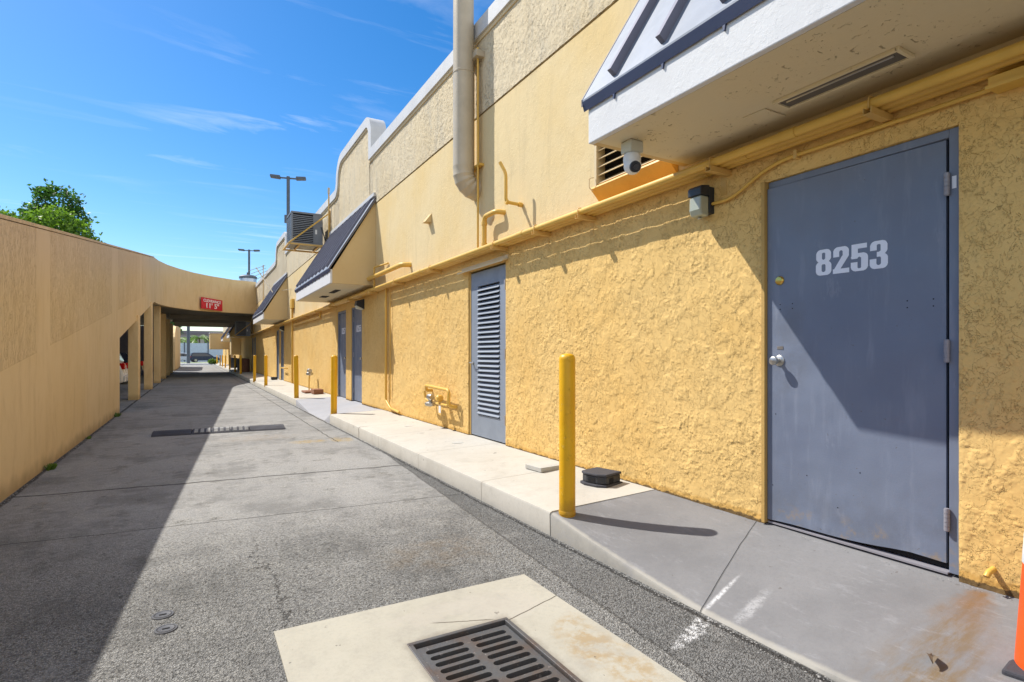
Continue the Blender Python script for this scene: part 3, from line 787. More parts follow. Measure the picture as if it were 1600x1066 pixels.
def relief(y, z, k=1.):
    wy = y + .05*N4.f(y, z, 4*k, 3); wz = z + .05*N4.f(y+31, z+7, 4*k, 3)
    a = N1.f(wy, wz, 9*k, 5, .56); b = N2.f(wy, wz, 17*k, 4, .55); c = N3.f(y, z, 34*k, 3, .6)
    dens = ss(N4.f(y+5, z+11, 1.7, 4, .6), -.22, .16)
    cr_ = lambda v, t, w: np.exp(-((v-t)/w)**2)
    m1 = ss(c, -.15, .12)
    h = .0020*ss(a, .04, .08) + .0016*ss(a, .26, .30) + .0018*ss(b, .14, .19)*(.3+.7*dens)
    h = h + (.0030*cr_(a, .065, .028)*m1 + .0026*cr_(a, .27, .03)*m1 + .0034*cr_(b, .17, .035)*(.25+.75*dens)*m1 + .0026*cr_(b, -.16, .03)*dens)
    h = h + .0022*cr_(c, .20, .05)*dens
    h = h + .0012*N2.f(y, z, 5, 4) + .0004*c
    return h
def sheet_mesh(name, patches, mat, k=1., amp=1.):
    V = []; F = []; off = 0
    for (ya_, yb_, zf, step, top) in patches:
        ny = max(2, int((yb_-ya_)/step)+1); nz_ = max(2, int((top-zf)/step)+1) if not callable(top) else int(1.95/step)
        y = np.linspace(ya_, yb_, ny); t = np.linspace(0, 1, nz_)
        Y, Tt = np.meshgrid(y, t, indexing='ij')
        TT = top(Y) if callable(top) else top
        Z = zf + (TT-zf)*Tt
        h = relief(Y, Z, k)*amp + .0012
        edge = np.minimum(np.minimum(Y-ya_, yb_-Y), .012)/.012
        X = WX - (.0012 + h*(.35+.65*edge))
        V.append(np.stack([X, Y, Z], -1).reshape(-1, 3))
        i = np.arange(ny-1)[:, None]*nz_ + np.arange(nz_-1)[None, :] + off
        F.append(np.stack([i, i+nz_, i+nz_+1, i+1], -1).reshape(-1, 4)); off += ny*nz_
    V = np.concatenate(V).astype(np.float32); F = np.concatenate(F).astype(np.int32)
    me = bpy.data.meshes.new(name); me.vertices.add(len(V)); me.vertices.foreach_set('co', V.ravel())
    me.loops.add(F.size); me.loops.foreach_set('vertex_index', F.ravel()); me.polygons.add(len(F))
    me.polygons.foreach_set('loop_start', np.arange(0, F.size, 4, dtype=np.int32)); me.update(calc_edges=True)
    me.polygons.foreach_set('use_smooth', np.ones(len(F), dtype=bool)); me.materials.append(mat); me.update()
    o = bpy.data.objects.new(name, me); C.objects.link(o); o.parent = bld; return o
ops = [d for d in doors if d[1] > .65 and d[0] < 17]
pt = []; y = .62
for (a, b, t) in ops + [(17., 17., '')]:
    # a stretch of plain wall up to the opening, then the lintel above it
    segs = []; q = y
    while q < a - 1e-4:
        e_ = min(a, q + 60); segs.append((q, e_)); q = e_
    for (p, q_) in segs:
        st = .0055 if q_ < 3.2 else (.006 if q_ < 6 else (.009 if q_ < 12.3 else .014))
        if p < 3.2 < q_ : st = .006
        pt.append((p, q_, .15, st, ZW))
    if b > a: pt.append((a, b, ZD, .006 if b < 7 else .014, ZW))
    y = b
sheet_mesh('stucco_face', pt, M['lowr'], 1.25, 1.05)
def ptop(Y):
    pr = IN2; ys = np.array([p[0] for p in pr]); zs = np.array([p[1] for p in pr]); o_ = np.maximum.accumulate(ys)
    keep = np.concatenate([[True], np.diff(o_) > 1e-5]); return np.interp(Y, ys[keep], zs[keep]) - .002
fl_ = FT - .247
sheet_mesh('parapet_face', [(2.6, 11.27, GZ+.013, .012, fl_), (11.52, 14.36, GZ+.013, .014, lambda Y: ptop(Y)), (14.95, 23.6, GZ+.013, .022, fl_)], M['parr'], 2.3, 1.0)
# -------- doors
def std_door(a, b, number=None, nlab=None):
    d = obj('door', B(WX+.05, WX+.09, a+.045, b-.045, .222, ZD-.05), M['door'], bld, bevel=.003, label=nlab)
    bm = nb(); box(bm, WX+.012, WX+.10, a+.001, a+.044, .215, ZD-.001); box(bm, WX+.012, WX+.10, b-.044, b-.001, .215, ZD-.001); box(bm, WX+.012, WX+.10, a+.044, b-.044, ZD-.046, ZD-.001)
    obj('frame', bm, M['door'], d, bevel=.002)
    bm = nb()
    for z in (.45, 1.28, 2.1): tube(bm, [(WX+.04, b-.045, z-.055), (WX+.04, b-.045, z+.055)], .011, 8)
    objs('hinge', bm, M['hinge'], d, smooth=40)
    bm = nb(); lathe(bm, [(.01, 0), (.01, -.03), (.026, -.04), (.03, -.055), (.022, -.07)], 14, (WX+.05, a+.11, 1.2), 'x')
    obj('knob', bm, M['metal'], d, smooth=40)
    if number:
        obj('number', digits(number, .15, WX+.0485, (a+b)/2+.20, 1.80, res=.03), M['digit'], d)
    return d
for (a, b, t) in doors:
    if t == 'door':
        num = '8255' if abs(a-12.16) < .01 else ('8257' if abs(a-13.64) < .01 else None)
        std_door(a, b, num)
for d_ in [o for o in bpy.data.objects if o.name.startswith('door')]: pass
# main door 8253
md = obj('door', nb(), M['door'], bld, label='large grey door with white digits 8253, half in the awning shadow')
bm = nb()
# leaf: hinge side set deeper than latch side, foot edge slightly bent and rusted
ya, yb = 1.302, 2.256; xa, xb = WX+.036, WX+.004
n_ = 12
verts = []
for s_ in (0, .042):
    col = []
    for i in range(n_+1):
        t = i/n_; y = ya + (yb-ya)*t; x = xa + (xb-xa)*t + s_
        foot = .250 - .026*t + .005*math.sin(t*9) + (.006 if .05 < t < .3 else 0) * math.sin((t-.05)/.25*math.pi)
        col.append((bm.verts.new((x, y, foot)), bm.verts.new((x, y, 2.325))))
    verts.append(col)
for col in verts:
    for i in range(n_): bm.faces.new((col[i][0], col[i+1][0], col[i+1][1], col[i][1]))
for i in range(n_):
    for j in (0, 1): bm.faces.new((verts[0][i][j], verts[0][i+1][j], verts[1][i+1][j], verts[1][i][j]))
for i in (0, n_): bm.faces.new((verts[0][i][0], verts[0][i][1], verts[1][i][1], verts[1][i][0]))
bmesh.ops.recalc_face_normals(bm, faces=bm.faces); bm.to_mesh(md.data); bm.free()
def dx(y): return xa + (xb-xa)*(y-ya)/(yb-ya)
bm = nb(); box(bm, WX+.018, WX+.12, 1.237, 1.283, .212, 2.369); box(bm, WX+.018, WX+.12, 1.283, 2.258, 2.328, 2.369)
obj('frame', bm, M['door'], md, bevel=.003)
obj('jamb', B(WX-.022, WX+.12, 2.2600, 2.282, .205, 2.372), M['jamb'], md)
obj('gap_shade_sheet', B(WX+.055, WX+.07, 1.284, 2.258, .222, 2.327), M['dark'], md)  # dark sheet behind the leaf, painted-in shade for the hinge-side gap
obj('threshold', B(WX+.006, WX+.14, 1.284, 2.256, .205, .2145), M['hinge'], md)
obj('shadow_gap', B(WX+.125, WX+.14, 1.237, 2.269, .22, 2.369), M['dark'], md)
for z in (2.10, 1.29, .47):
    bm = nb()
    for q in range(5): tube(bm, [(WX+.006, 1.287, z-.052+q*.021), (WX+.006, 1.287, z-.033+q*.021)], .0125, 12)
    tube(bm, [(WX+.006, 1.287, z-.056), (WX+.006, 1.287, z+.056)], .010, 12)
    obj('hinge', bm, M['hinge'], md, smooth=40)
kx = dx(2.17)
bm = nb(); lathe(bm, [(.034, .004), (.034, -.004), (.028, -.008), (.013, -.010), (.012, -.035), (.022, -.042), (.027, -.055), (.026, -.066), (.018, -.071)], 24, (kx, 2.175, 1.235), 'x')
obj('knob', bm, M['metal'], md, smooth=35)
bm = nb(); lathe(bm, [(.028, .004), (.028, -.006), (.022, -.014), (.014, -.016)], 24, (kx, 2.172, 1.735), 'x')
db = obj('deadbolt', bm, M['brass'], md, smooth=35)
obj('strike_plate', B(dx(2.17)-.002, dx(2.17)+.004, 2.150, 2.19, 1.305, 1.325), M['metal'], md)
bm = nb()
for (y, z) in ((2.17, 1.585), (2.17, 1.555), (2.09, 1.585), (2.09, 1.555), (1.47, 1.55), (1.47, 1.515), (1.355, 1.55), (1.355, 1.515), (2.2, .9), (2.0, .55), (1.7, .62), (2.22, .45), (1.82, .40)):
    lathe(bm, [(.0035, .002), (.0035, -.001)], 8, (dx(y), y, z), 'x')
objs('bolt_hole', bm, M['dark'], md)
nbm = digits('8253', .150, 0., 1.945, 1.735, res=.0125, gap=.055)
for v_ in nbm.verts: v_.co.x = dx(v_.co.y) - .0012; v_.co.y = 1.945 - (1.945 - v_.co.y)
obj('number', nbm, M['digit'], md)
obj('tag', B(WX+.0165, WX+.019, 1.252, 1.270, 2.075, 2.135), M['digit'], md)

# louvred door
la, lb = 5.705, 6.66
ld = obj('door', nb(), M['slat'], bld, label='grey narrow door filled with horizontal louvre slats')
bm = nb(); sx0, sx1 = WX+.02, WX+.06; s0, s1, sz0, sz1 = 5.87, 6.46, .50, 2.16
box(bm, sx0, sx1, la, s0, .225, 2.345); box(bm, sx0, sx1, s1, lb, .225, 2.345); box(bm, sx0, sx1, s0, s1, .225, sz0); box(bm, sx0, sx1, s0, s1, sz1, 2.345)
bmesh.ops.remove_doubles(bm, verts=bm.verts, dist=.0005); bmesh.ops.recalc_face_normals(bm, faces=bm.faces); bm.to_mesh(ld.data); bm.free()
bm = nb(); ns = 27
for k in range(ns):
    z = sz0 + .012 + (sz1-sz0-.02)*k/ns
    prism(bm, [(WX+.004, z), (WX+.008, z+.004), (WX+.050, z+.046), (WX+.046, z+.050), (WX+.004, z+.008)], 'y', s0-.002, s1+.002)
obj('slat', bm, M['slat'], ld)
obj('backing', B(WX+.062, WX+.07, la, lb, .225, 2.345), M['dark'], ld)
bm = nb()
for z in (.5, 1.28, 2.1): box(bm, WX-.004, WX+.022, la-.012, la+.014, z-.06, z+.06)
objs('hinge', bm, M['hinge'], ld)
bm = nb(); box(bm, WX+.012, WX+.10, lb, 6.699, .215, ZD-.001); obj('jamb', bm, M['jamb'], ld)
bm = nb(); lathe(bm, [(.026, .002), (.026, -.006), (.01, -.012), (.01, -.045)], 16, (WX+.02, 6.60, 1.17), 'x'); tube(bm, [(WX-.03, 6.60, 1.17), (WX-.03, 6.49, 1.165)], .009, 8)
obj('handle', bm, M['metal'], ld, smooth=40)
bm = nb(); prism(bm, [(WX+.0, 2.40), (WX-.09, 2.375), (WX-.09, 2.36), (WX-.083, 2.36), (WX-.083, 2.368), (WX, 2.388)], 'y', 5.60, 6.88)
prism(bm, [(WX, 2.44), (WX-.02, 2.44), (WX-.02, 2.398), (WX, 2.401)], 'y', 5.60, 6.88)
obj('drip_hood', bm, M['mould'], ld)

# -------- awnings
def awning(y0, y1, lab, nseam=9, d_=.89, light=False):
    fx = WX - d_; zs = 2.675; zf = 2.945; za = 4.44
    a = obj('awning', B(fx, fx+.04, y0, y1, zs, zf), M['white'], bld, bevel=.006, label=lab)
    bm = nb(); prism(bm, [(fx+.04, zs+.001), (WX, zs+.001), (WX, za-.06), (fx+.04, zf-.0)], 'y', y0+.004, y0+.05)
    prism(bm, [(fx+.04, zs+.001), (WX, zs+.001), (WX, za-.06), (fx+.04, zf-.0)], 'y', y1-.05, y1-.004)
    objs('cheek', bm, M['cheek'], a)
    obj('soffit', B(fx+.04, WX-.001, y0+.05, y1-.05, zs+.001, zs+.03), M['soffit'], a)
    sl = (za - zf)/(d_+.03); ex = fx-.030; ez = zf + .012 + .0
    tx, tz = WX+.0, ez + sl*(WX-ex)
    bm = nb(); prism(bm, [(ex, ez), (tx, tz), (tx, tz+.03), (ex, ez+.012)], 'y', y0-.03, y1+.03)
    obj('roof_panel', bm, M['roofm'], a)
    bm = nb(); l = math.hypot(tx-ex, tz-ez); nx, nz = -(tz-ez)/l, (tx-ex)/l
    ks = fr(y0+.27 - .02, y1-.27+.0, nseam)
    for y in ks:
        ox, oz = ex + (tx-ex)*.03, ez + .01 + (tz-ez)*.03
        q = [(ox, oz), (tx, tz+.012), (tx + nx*.055, tz+.012 + nz*.055), (ox + nx*.055, oz + nz*.055)]
        prism(bm, q, 'y', y-.016, y+.016)
    obj('seam', bm, M['seam'], a)
    bm = nb(); prism(bm, [(ex-.002, ez-.002), (ex+.012, ez-.002), (ex+.024, ez-.056), (ex+.018, ez-.061)], 'y', y0-.03, y1+.03)
    obj('eave_trim', bm, M['eave'], a)
    bm = nb()
    for y in ks: prism(bm, [(y-.010, ez-.052), (y+.010, ez-.052), (y+.004, ez-.088), (y-.004, ez-.088)], 'x', ex+.018, ex+.031)
    objs('clip', bm, M['eave'], a)
    obj('flashing', B(WX-.05, WX-.002, y0-.03, y1+.03, tz+.03, tz+.10), M['coping'], a)
    # rake trim on both ends
    bm = nb()
    for (p, q) in ((y0-.034, y0-.026), (y1+.026, y1+.034)):
        prism(bm, [(ex, ez-.03), (tx, tz-.06), (tx, tz+.035), (ex, ez+.018)], 'y', p-.003, q+.003)
    objs('rake_trim', bm, M['rake'], a)
    return a
AW = []
for k in (0, 1, 2, 4, 5):
    lb_ = {0: 'nearest awning with white fascia and pale blue metal roof above door 8253', 1: 'awning with dark ribbed metal roof above doors 8255 and 8257', 2: 'small awning with an aerial on it next to the bridge'}.get(k)
    a = awning(11.1 + P_*(k-1), 15.35 + P_*(k-1), lb_, 9)
    AW.append(a)
# soffit fittings of the near awning
a0 = AW[0]
bm = nb(); box(bm, 2.79, 2.90, 1.33, 1.93, 2.667, 2.6755)
obj('light_recess', bm, M['slotgrey'], a0)
bm = nb()
for (p, q, r_, s_) in ((2.772, 2.79, 1.31, 1.95), (2.90, 2.918, 1.31, 1.95), (2.79, 2.90, 1.312, 1.33), (2.79, 2.90, 1.93, 1.948)): box(bm, p, q, r_, s_, 2.658, 2.6755)
obj('recess_trim', bm, M['soffit'], a0, bevel=.002)
bm = nb(); tube(bm, [(2.83, 1.36, 2.668), (2.83, 1.90, 2.668)], .007, 8); obj('tube_light', bm, M['metal'], a0, smooth=40)
bm = nb(); box(bm, 2.81, 3.0, 2.02, 2.17, 2.668, 2.6755); obj('hatch', bm, M['soffit'], a0, bevel=.002)
bm = nb(); box(bm, 2.60, 2.72, 12.2, 12.9, 2.668, 2.6755); box(bm, 2.60, 2.76, 13.6, 14.0, 2.668, 2.6755); objs('light_recess', bm, M['dark'], AW[1])

# ================================================================== conduits on the wall
def conduit(name, path, r, label, rad=.08, cat='pipe', group=None, m='yel_pipe', n=14):
    o = obj(name, T(path, r, n, rad), M[m], smooth=50); return tag(o, label, cat, group)
for k, (ox, lb) in enumerate(((.168, 'outermost of the three long golden conduits running along the wall under the awnings'), (.103, 'middle one of the three long golden conduits running along the wall'), (.038, 'long golden conduit closest to the wall in the bundle of three'))):
    cp = obj('conduit', T([(WX-ox, -6, 2.552), (WX-ox, 58, 2.552)], .0275, 16), M['yel_pipe'], smooth=50)
    tag(cp, lb, 'conduit', 'three long conduits along the wall')
    bm = nb()
    for y in [1.95 + q*3.05 + .37*k for q in range(16)]: tube(bm, [(WX-ox, y, 2.552), (WX-ox, y+.10, 2.552)], .0315, 16)
    objs('coupling', bm, M['yel_pipe'], cp, smooth=50)
brk = [1.54, 2.54, 4.0, 4.74, 5.64, 7.64, 9.3, 10.9, 12.6, 14.6, 16.6, 18.8, 21.2, 23.6, 26.2, 29]
pos = {7.64: '', 9.3: 'between the golden downpipe and the louvred door', 10.9: 'at the near end of the dark ribbed awning', 12.6: 'between the tops of doors 8255 and 8257', 14.6: 'just left of door 8257', 16.6: 'above the far gas valve', 18.8: 'midway between door 8257 and the far downpipe', 21.2: 'next to the far golden downpipe', 23.6: 'at the near end of the aerial awning', 26.2: 'under the aerial awning', 29: 'last before the bridge', 1.54: 'above door 8253 near its hinge side', 2.54: 'just above and right of the wall lamp', 4.0: 'below the louvred wall vent', 4.74: 'the first left of the wall vent', 5.64: 'by the right end of the louvred door hood', 7.64: 'the first left of the louvred door'}
for i, y in enumerate(brk):
    b_ = empty('pipe_bracket', (WX, y, 2.5))
    tag(b_, 'small golden channel bracket under the conduits, ' + pos.get(y, 'one of the row beyond the louvred door'), 'bracket', 'brackets carrying the conduits')
    bm = nb(); box(bm, -.215, 0, -.021, -.017, -.012, .023); box(bm, -.215, 0, .017, .021, -.012, .023); box(bm, -.215, 0, -.017, .017, -.012, -.009)
    obj('channel', bm, M['bracket'], b_)
    bm = nb(); box(bm, -.006, 0, .022, .07, -.13, .03); obj('wall_plate', bm, M['bracket'], b_)
    bm = nb(); tube(bm, rnd([(-.168-.034, 0, .02), (-.168-.034, 0, .086), (-.168+.034, 0, .086), (-.168+.034, 0, .02)], .03), .004, 6); obj('strap', bm, M['bracket'], b_, smooth=40)
# conduit from lamp up over door to the trunking box
conduit('conduit', [(WX-.03, 2.66, 2.325), (WX-.03, 2.50, 2.325), (WX-.03, 2.20, 2.47), (WX-.03, 1.08, 2.475)], .0115, 'thin golden conduit rising from the wall lamp and running over door 8253', .15, 'conduit', n=10)
cb = tag(obj('cable_trunking', B(WX-.10, WX-.002, -1.0, 1.09, 2.452, 2.505), M['yel_pipe'], bevel=.003), 'golden rectangular trunking box at the end of the thin conduit, top right corner', 'trunking')
bm = nb(); box(bm, WX-.115, WX-.10, -1.0, 1.094, 2.447, 2.462); obj('lip', bm, M['yel_pipe'], cb)
for y, z in ((2.04, 2.476),): tag(obj('conduit_clamp', B(WX-.046, WX-.001, y-.012, y+.012, 2.448, 2.50), M['bracket'], bevel=.003), 'small clamp holding the thin conduit above door 8253', 'clamp')

# wall lamp by the door
wl = empty('wall_lamp', (WX, 2.72, 2.23)); tag(wl, 'small wall lamp with black cap and clear jelly-jar glass left of door 8253', 'lamp')
obj('back_box', B(-.055, -.001, -.055, .055, .03, .215), M['blk'], wl, bevel=.004)
bm = nb(); prism(bm, [(-.055, .225), (-.13, .215), (-.145, .20), (-.145, .148), (-.055, .148)], 'y', -.058, .058); obj('cap', bm, M['blk'], wl, bevel=.005)
bm = nb(); prism(bm, [(-.0555, .147), (-.138, .147), (-.142, .05), (-.125, .012), (-.0555, .006)], 'y', -.052, .052); obj('glass', bm, M['lglass'], wl, bevel=.012)
obj('base_screw', L([(.012, 0), (.016, .004), (.012, .012)], 12, (-.09, 0, -.008)), M['metal'], wl, smooth=40)

# security camera under the awning corner
cc = empty('security_camera', (2.50, 2.78, 2.675)); tag(cc, 'white dome security camera on a cream junction box under the awning corner', 'security camera')
obj('junction_box', B(-.055, .055, -.050, .050, -.078, -.001), M['cream'], cc, bevel=.008)
bm = nb(); lathe(bm, [(.048, -.079), (.056, -.092), (.058, -.115), (.056, -.14), (.02, -.15)], 28); obj('collar', bm, M['wht'], cc, smooth=50)
ball = nb(); bmesh.ops.create_uvsphere(ball, u_segments=28, v_segments=16, radius=.058); bmesh.ops.translate(ball, verts=ball.verts, vec=(-.003, -.008, -.158)); obj('eyeball', ball, M['wht'], cc, smooth=60)
dr = Vector((-.30, -.85, -.42)).normalized(); c0 = Vector((-.003, -.008, -.158))
bm = nb(); tube(bm, [c0 + dr*.040, c0 + dr*.060], [.038, .035], 24); obj('lens_ring', bm, M['blk'], cc, smooth=40)
bm = nb(); tube(bm, [c0 + dr*.057, c0 + dr*.064], [.022, .020], 20); obj('lens', bm, M['lens'], cc, smooth=40)

# louvred wall vent with flashing
wv = empty('wall_vent', (WX, 3.45, 2.75)); tag(wv, 'louvred wall vent with orange sheet-metal sill behind the security camera', 'vent')
bm = nb()
for k in range(5):
    z = .02 + k*.072; prism(bm, [(-.10, z), (-.094, z-.004), (-.012, z+.05), (-.018, z+.056)], 'y', -.40, .40)
obj('slat', bm, M['mould'], wv)
obj('backing', B(-.012, -.003, -.42, .42, -.005, .36), M['dark'], wv)
bm = nb(); box(bm, -.11, -.003, .40, .43, -.01, .37); box(bm, -.11, -.003, -.43, -.40, -.01, .37); box(bm, -.115, -.003, -.43, .43, .37, .395); obj('frame', bm, M['mould'], wv)
bm = nb(); prism(bm, [(-.118, -.012), (-.112, .004), (-.004, .004), (-.004, -.12), (-.010, -.12)], 'y', -.45, .47); obj('sill', bm, M['orange_tin'], wv)
bm = nb(); tube(bm, rnd([(-.12, .42, .08), (-.15, .45, .08), (-.15, .45, -.01), (-.11, .44, -.03)], .03), .004, 6); obj('cable', bm, M['mould'], wv)

# flue duct and its neighbours
fl = empty('flue_duct', (2.97, 6.45, 3.3)); tag(fl, 'large round grey duct rising up the wall past the parapet', 'duct')
bm = nb(); prof = [(.132, .36), (.132, 1.55), (.137, 1.555), (.137, 1.575), (.132, 1.58), (.132, 2.72), (.137, 2.725), (.137, 2.745), (.132, 2.75), (.132, 4.6)]
lathe(bm, prof, 36); obj('pipe', bm, M['duct'], fl, smooth=30)
bm = nb(); cen = (.20, 0, .30); path = []; rs = []
for q in range(11):
    t = q/10*math.pi/2; p = Vector((.20 - .20*math.cos(t), 0, .30 - .20*math.sin(t))); path.append(p)
path = [Vector((0, 0, .37)), Vector((0, 0, .345))] + path + [Vector((.25, 0, .10))]
tube(bm, path, [.137, .134] + [.130 + (.007 if q % 2 else 0) for q in range(11)] + [.133], 36, cap=True)
obj('elbow', bm, M['duct'], fl, smooth=14)
conduit('pipe', [(3.11, 6.475, 5.10), (3.11, 6.475, 3.62), (3.12, 6.40, 3.50), (3.16, 6.38, 3.47)], .026, 'thick golden pipe tucked close beside the large grey duct', .05)
conduit('pipe', [(3.10, 6.30, 5.16), (3.10, 6.30, 2.58)], .014, 'thin golden pipe running down beside the large grey duct to the conduits', 0)
bm = nb(); box(bm, 3.04, 3.16, 6.22, 6.56, 5.02, 5.10); tag(obj('pipe_clamp', bm, M['duct'], bevel=.004), 'upper clamp holding the two pipes near the parapet top', 'clamp', None)
bm = nb(); box(bm, 3.09, 3.16, 6.24, 6.54, 3.66, 3.69); tag(obj('pipe_clamp', bm, M['yel_pipe'], bevel=.004), 'lower clamp holding the two pipes beside the duct elbow', 'clamp', None)
# pipes below: swan neck and elbow
def fit(o, pts, r):
    bm = nb()
    for p, q in pts: tube(bm, [p, q], r, 14)
    obj('fitting', bm, M['yel_pipe'], o, smooth=50)
def fits(o, pts, r):
    for p_ in pts: fit(o, [p_], r)
o = conduit('pipe', [(WX-.09, 6.06, 2.56), (WX-.09, 6.06, 2.965), (WX-.09, 5.76, 2.965), (WX+.02, 5.70, 2.95)], .030, 'short thick golden pipe rising from the conduits and elbowing into the wall', .07)
fits(o, [((WX-.09, 6.06, 2.86), (WX-.09, 6.06, 2.90)), ((WX-.09, 6.06, 2.60), (WX-.09, 6.06, 2.64))], .036)
o = conduit('pipe', [(WX+.02, 5.30, 2.94), (WX-.20, 5.32, 2.955), (WX-.20, 5.32, 3.27), (WX-.24, 5.38, 3.40)], .019, 'slim golden swan-neck vent pipe sticking up from the wall', .05)
fits(o, [((WX-.01, 5.30, 2.942), (WX-.05, 5.303, 2.944)), ((WX-.175, 5.318, 2.952), (WX-.205, 5.32, 2.955))], .027)
vh = nb(); prism(vh, [(WX, 3.46), (WX-.10, 3.33), (WX-.10, 3.32), (WX, 3.32)], 'y', 8.03, 8.17); tag(obj('vent_hood', vh, M['cheek'], bevel=.003), 'tiny wedge-shaped vent hood high on the wall left of the duct', 'vent')
# horizontal pipe leaving the second awning
o = conduit('pipe', [(WX-.02, 11.5, 2.80), (WX-.14, 11.35, 2.80), (WX-.14, 9.05, 2.80), (WX+.02, 8.98, 2.80)], .042, 'short thick golden pipe at the near side of the dark ribbed awning', .10)
conduit('pipe', [(WX-.10, 10.85, 2.56), (WX-.10, 10.85, 3.0), (WX-.02, 10.2, 3.0)], .016, 'thin golden bent pipe rising above the conduits next to the dark ribbed awning', .03, n=8)
# downpipes
conduit('pipe', [(WX-.05, 10.24, 2.52), (WX-.05, 10.24, .42), (WX-.05, 9.95, .29), (WX-.05, 9.45, .26)], .022, 'golden downpipe with angled foot between the louvred door and door 8255', .04, n=10)
conduit('pipe', [(WX-.035, 10.02, 2.46), (WX-.035, 10.02, .45)], .009, 'very thin pipe beside the golden downpipe left of the louvred door', 0, n=8)
conduit('pipe', [(WX-.05, 21.9, 3.3), (WX-.05, 21.9, .22)], .035, 'far golden downpipe between door 8257 and the bridge', 0, n=10)
conduit('pipe', [(WX-.05, 21.6, 2.36), (WX-.05, 16.6, 2.36), (WX-.05, 16.6, 2.5)], .025, 'horizontal golden pipe below the conduits beyond door 8257', .05, n=8)
conduit('pipe', [(WX+.02, 1.10, .30), (WX-.05, 1.105, .287), (WX-.065, 1.107, .27)], .0125, 'stub spout pipe low on the wall over the rust stain', .01, n=12)

# ================================================================== gas and meter sets
gm = empty('gas_regulator', (WX, 7.5, .55)); tag(gm, 'yellow gas piping with a grey regulator beside the louvred door', 'gas regulator')
bm = nb(); tube(bm, rnd([(.0, .50, .18), (-.10, .50, .18), (-.13, .44, .26), (-.13, -.40, .235), (-.13, -.44, .20), (-.13, -.42, .02), (-.05, -.42, .0), (.02, -.42, 0)], .04), .024, 12); obj('pipe', bm, M['yel_pipe'], gm, smooth=50)
bm = nb(); tube(bm, rnd([(-.13, .50, .17), (-.13, .46, .05), (-.13, .30, .03)], .04), .018, 10); obj('pipe', bm, M['yel_pipe'], gm, smooth=50)
bm = nb(); lathe(bm, [(.02, -.10), (.075, -.085), (.085, -.06), (.085, -.045), (.06, -.03), (.03, -.02), (.03, .08)], 20, (-.15, .20, .06), 'z'); lathe(bm, [(.04, -.07), (.05, -.04), (.05, .04), (.04, .07)], 16, (-.15, .20, .10), 'y'); obj('regulator', bm, M['metal'], gm, smooth=40)
bm = nb(); tube(bm, [(-.13, .02, .02), (-.13, -.40, .02)], .017, 10); lathe(bm, [(.03, -.05), (.05, -.03), (.05, .03), (.03, .05)], 14, (-.13, -.10, .10), 'x'); obj('valve', bm, M['yel_pipe'], gm, smooth=40)
obj('tag', B(-.155, -.15, -.20, -.13, -.10, .0), M['wht'], gm)
gm2 = empty('gas_regulator', (WX, 17.4, .2)); tag(gm2, 'grey gas valve on a thin pipe standing by the wall beyond door 8257', 'gas regulator')
bm = nb(); tube(bm, [(-.2, .1, 0), (-.2, .1, .30), (-.2, 0, .5)], .02, 10); obj('pipe', bm, M['yel_pipe'], gm2, smooth=50)
bm = nb(); lathe(bm, [(.03, -.06), (.10, -.04), (.10, .02), (.04, .05), (.03, .12)], 16, (-.2, 0, .52)); lathe(bm, [(.06, -.08), (.07, .08)], 14, (-.2, 0, .60), 'y'); obj('valve', bm, M['metal'], gm2, smooth=40)
bk = B(-.16, .10, -.22, .22, .0, .13); o = obj('stone_block', bk, M['brick'], bevel=.01); o.location = (2.95, 16.0, .20); tag(o, 'dark red-brown block lying by the wall beside the far gas valve', 'block')
o = obj('stone_slab', B(-.16, .12, -.16, .5, .0, .05), M['brick'], bevel=.01); o.location = (2.83, 16.55, .195); tag(o, 'flat reddish slab under the far gas valve', 'slab')
# more meters along the far wall
for y, h, lb in ((24.0, .9, 'small pipe outlet low on the wall just before the bridge'),):
    o = obj('gas_pipe', T([(WX, y-.6, .75), (WX-.12, y-.6, .75), (WX-.12, y+.3, .75)], .025, 8, .03), M['yel_pipe'], smooth=50); tag(o, lb, 'pipe')

# ================================================================== bollards
def bollard():
    o = bpy.data.objects.new('bollard', None); C.objects.link(o)
    bm = nb(); r_ = .057
    lathe(bm, [(r_, -.05), (r_, 1.055), (r_*.98, 1.068), (r_*.85, 1.083), (r_*.55, 1.093), (r_*.2, 1.096)], 32); obj('post', bm, M['boll'], o, smooth=50)
    bm = nb(); lathe(bm, [(.060, -.02), (.0595, .001), (.0575, .004)], 24); obj('foot_ring', bm, M['boll'], o, smooth=50)
    return o
bp = bollard()
bl = [(2.255, 3.17, .185, 'nearest yellow steel bollard at the grey ramp corner'), (2.26, 10.73, .17, 'yellow bollard at the kerb in front of door 8257'), (2.24, 15.06, .17, 'yellow bollard beyond the pale ramp, third from the camera'),
      (2.20, 21.8, .17, 'yellow bollard just before the bridge shade with a bent bracket behind its top'), (2.16, 25.8, .17, 'yellow bollard nearest to the bridge on its sunny side')]
far = [(2.25, 35.6), (2.25, 40.8), (2.23, 47.1), (2.22, 54.), (2.23, 60), (2.23, 66), (2.25, 77)]
for i, (x, y) in enumerate(far): bl.append((x, y, .17, ['far yellow bollard under the bridge, largest of those beyond its front', 'far yellow bollard in front of the brown barrel under the bridge', 'far yellow bollard just before the enclosure box', 'far yellow bollard just past the enclosure box', 'far yellow bollard third from the last', 'far yellow bollard beneath the pale bay, last but one', 'farthest yellow bollard of all, by the shrub'][i]))
for i, (x, y, z, lb) in enumerate(bl):
    o = bp if i == 0 else copy_tree(bp)
    o.location = (x, y, z); o.rotation_euler = (R((0, .6, -.4, 1.0, -.7)[i % 5]), R((0, -.5, .7, .3, -.4)[i % 5]), i*.9)
    tag(o, lb, 'bollard', 'yellow bollards along the kerb' if i < 5 else 'far yellow bollards beyond the bridge')
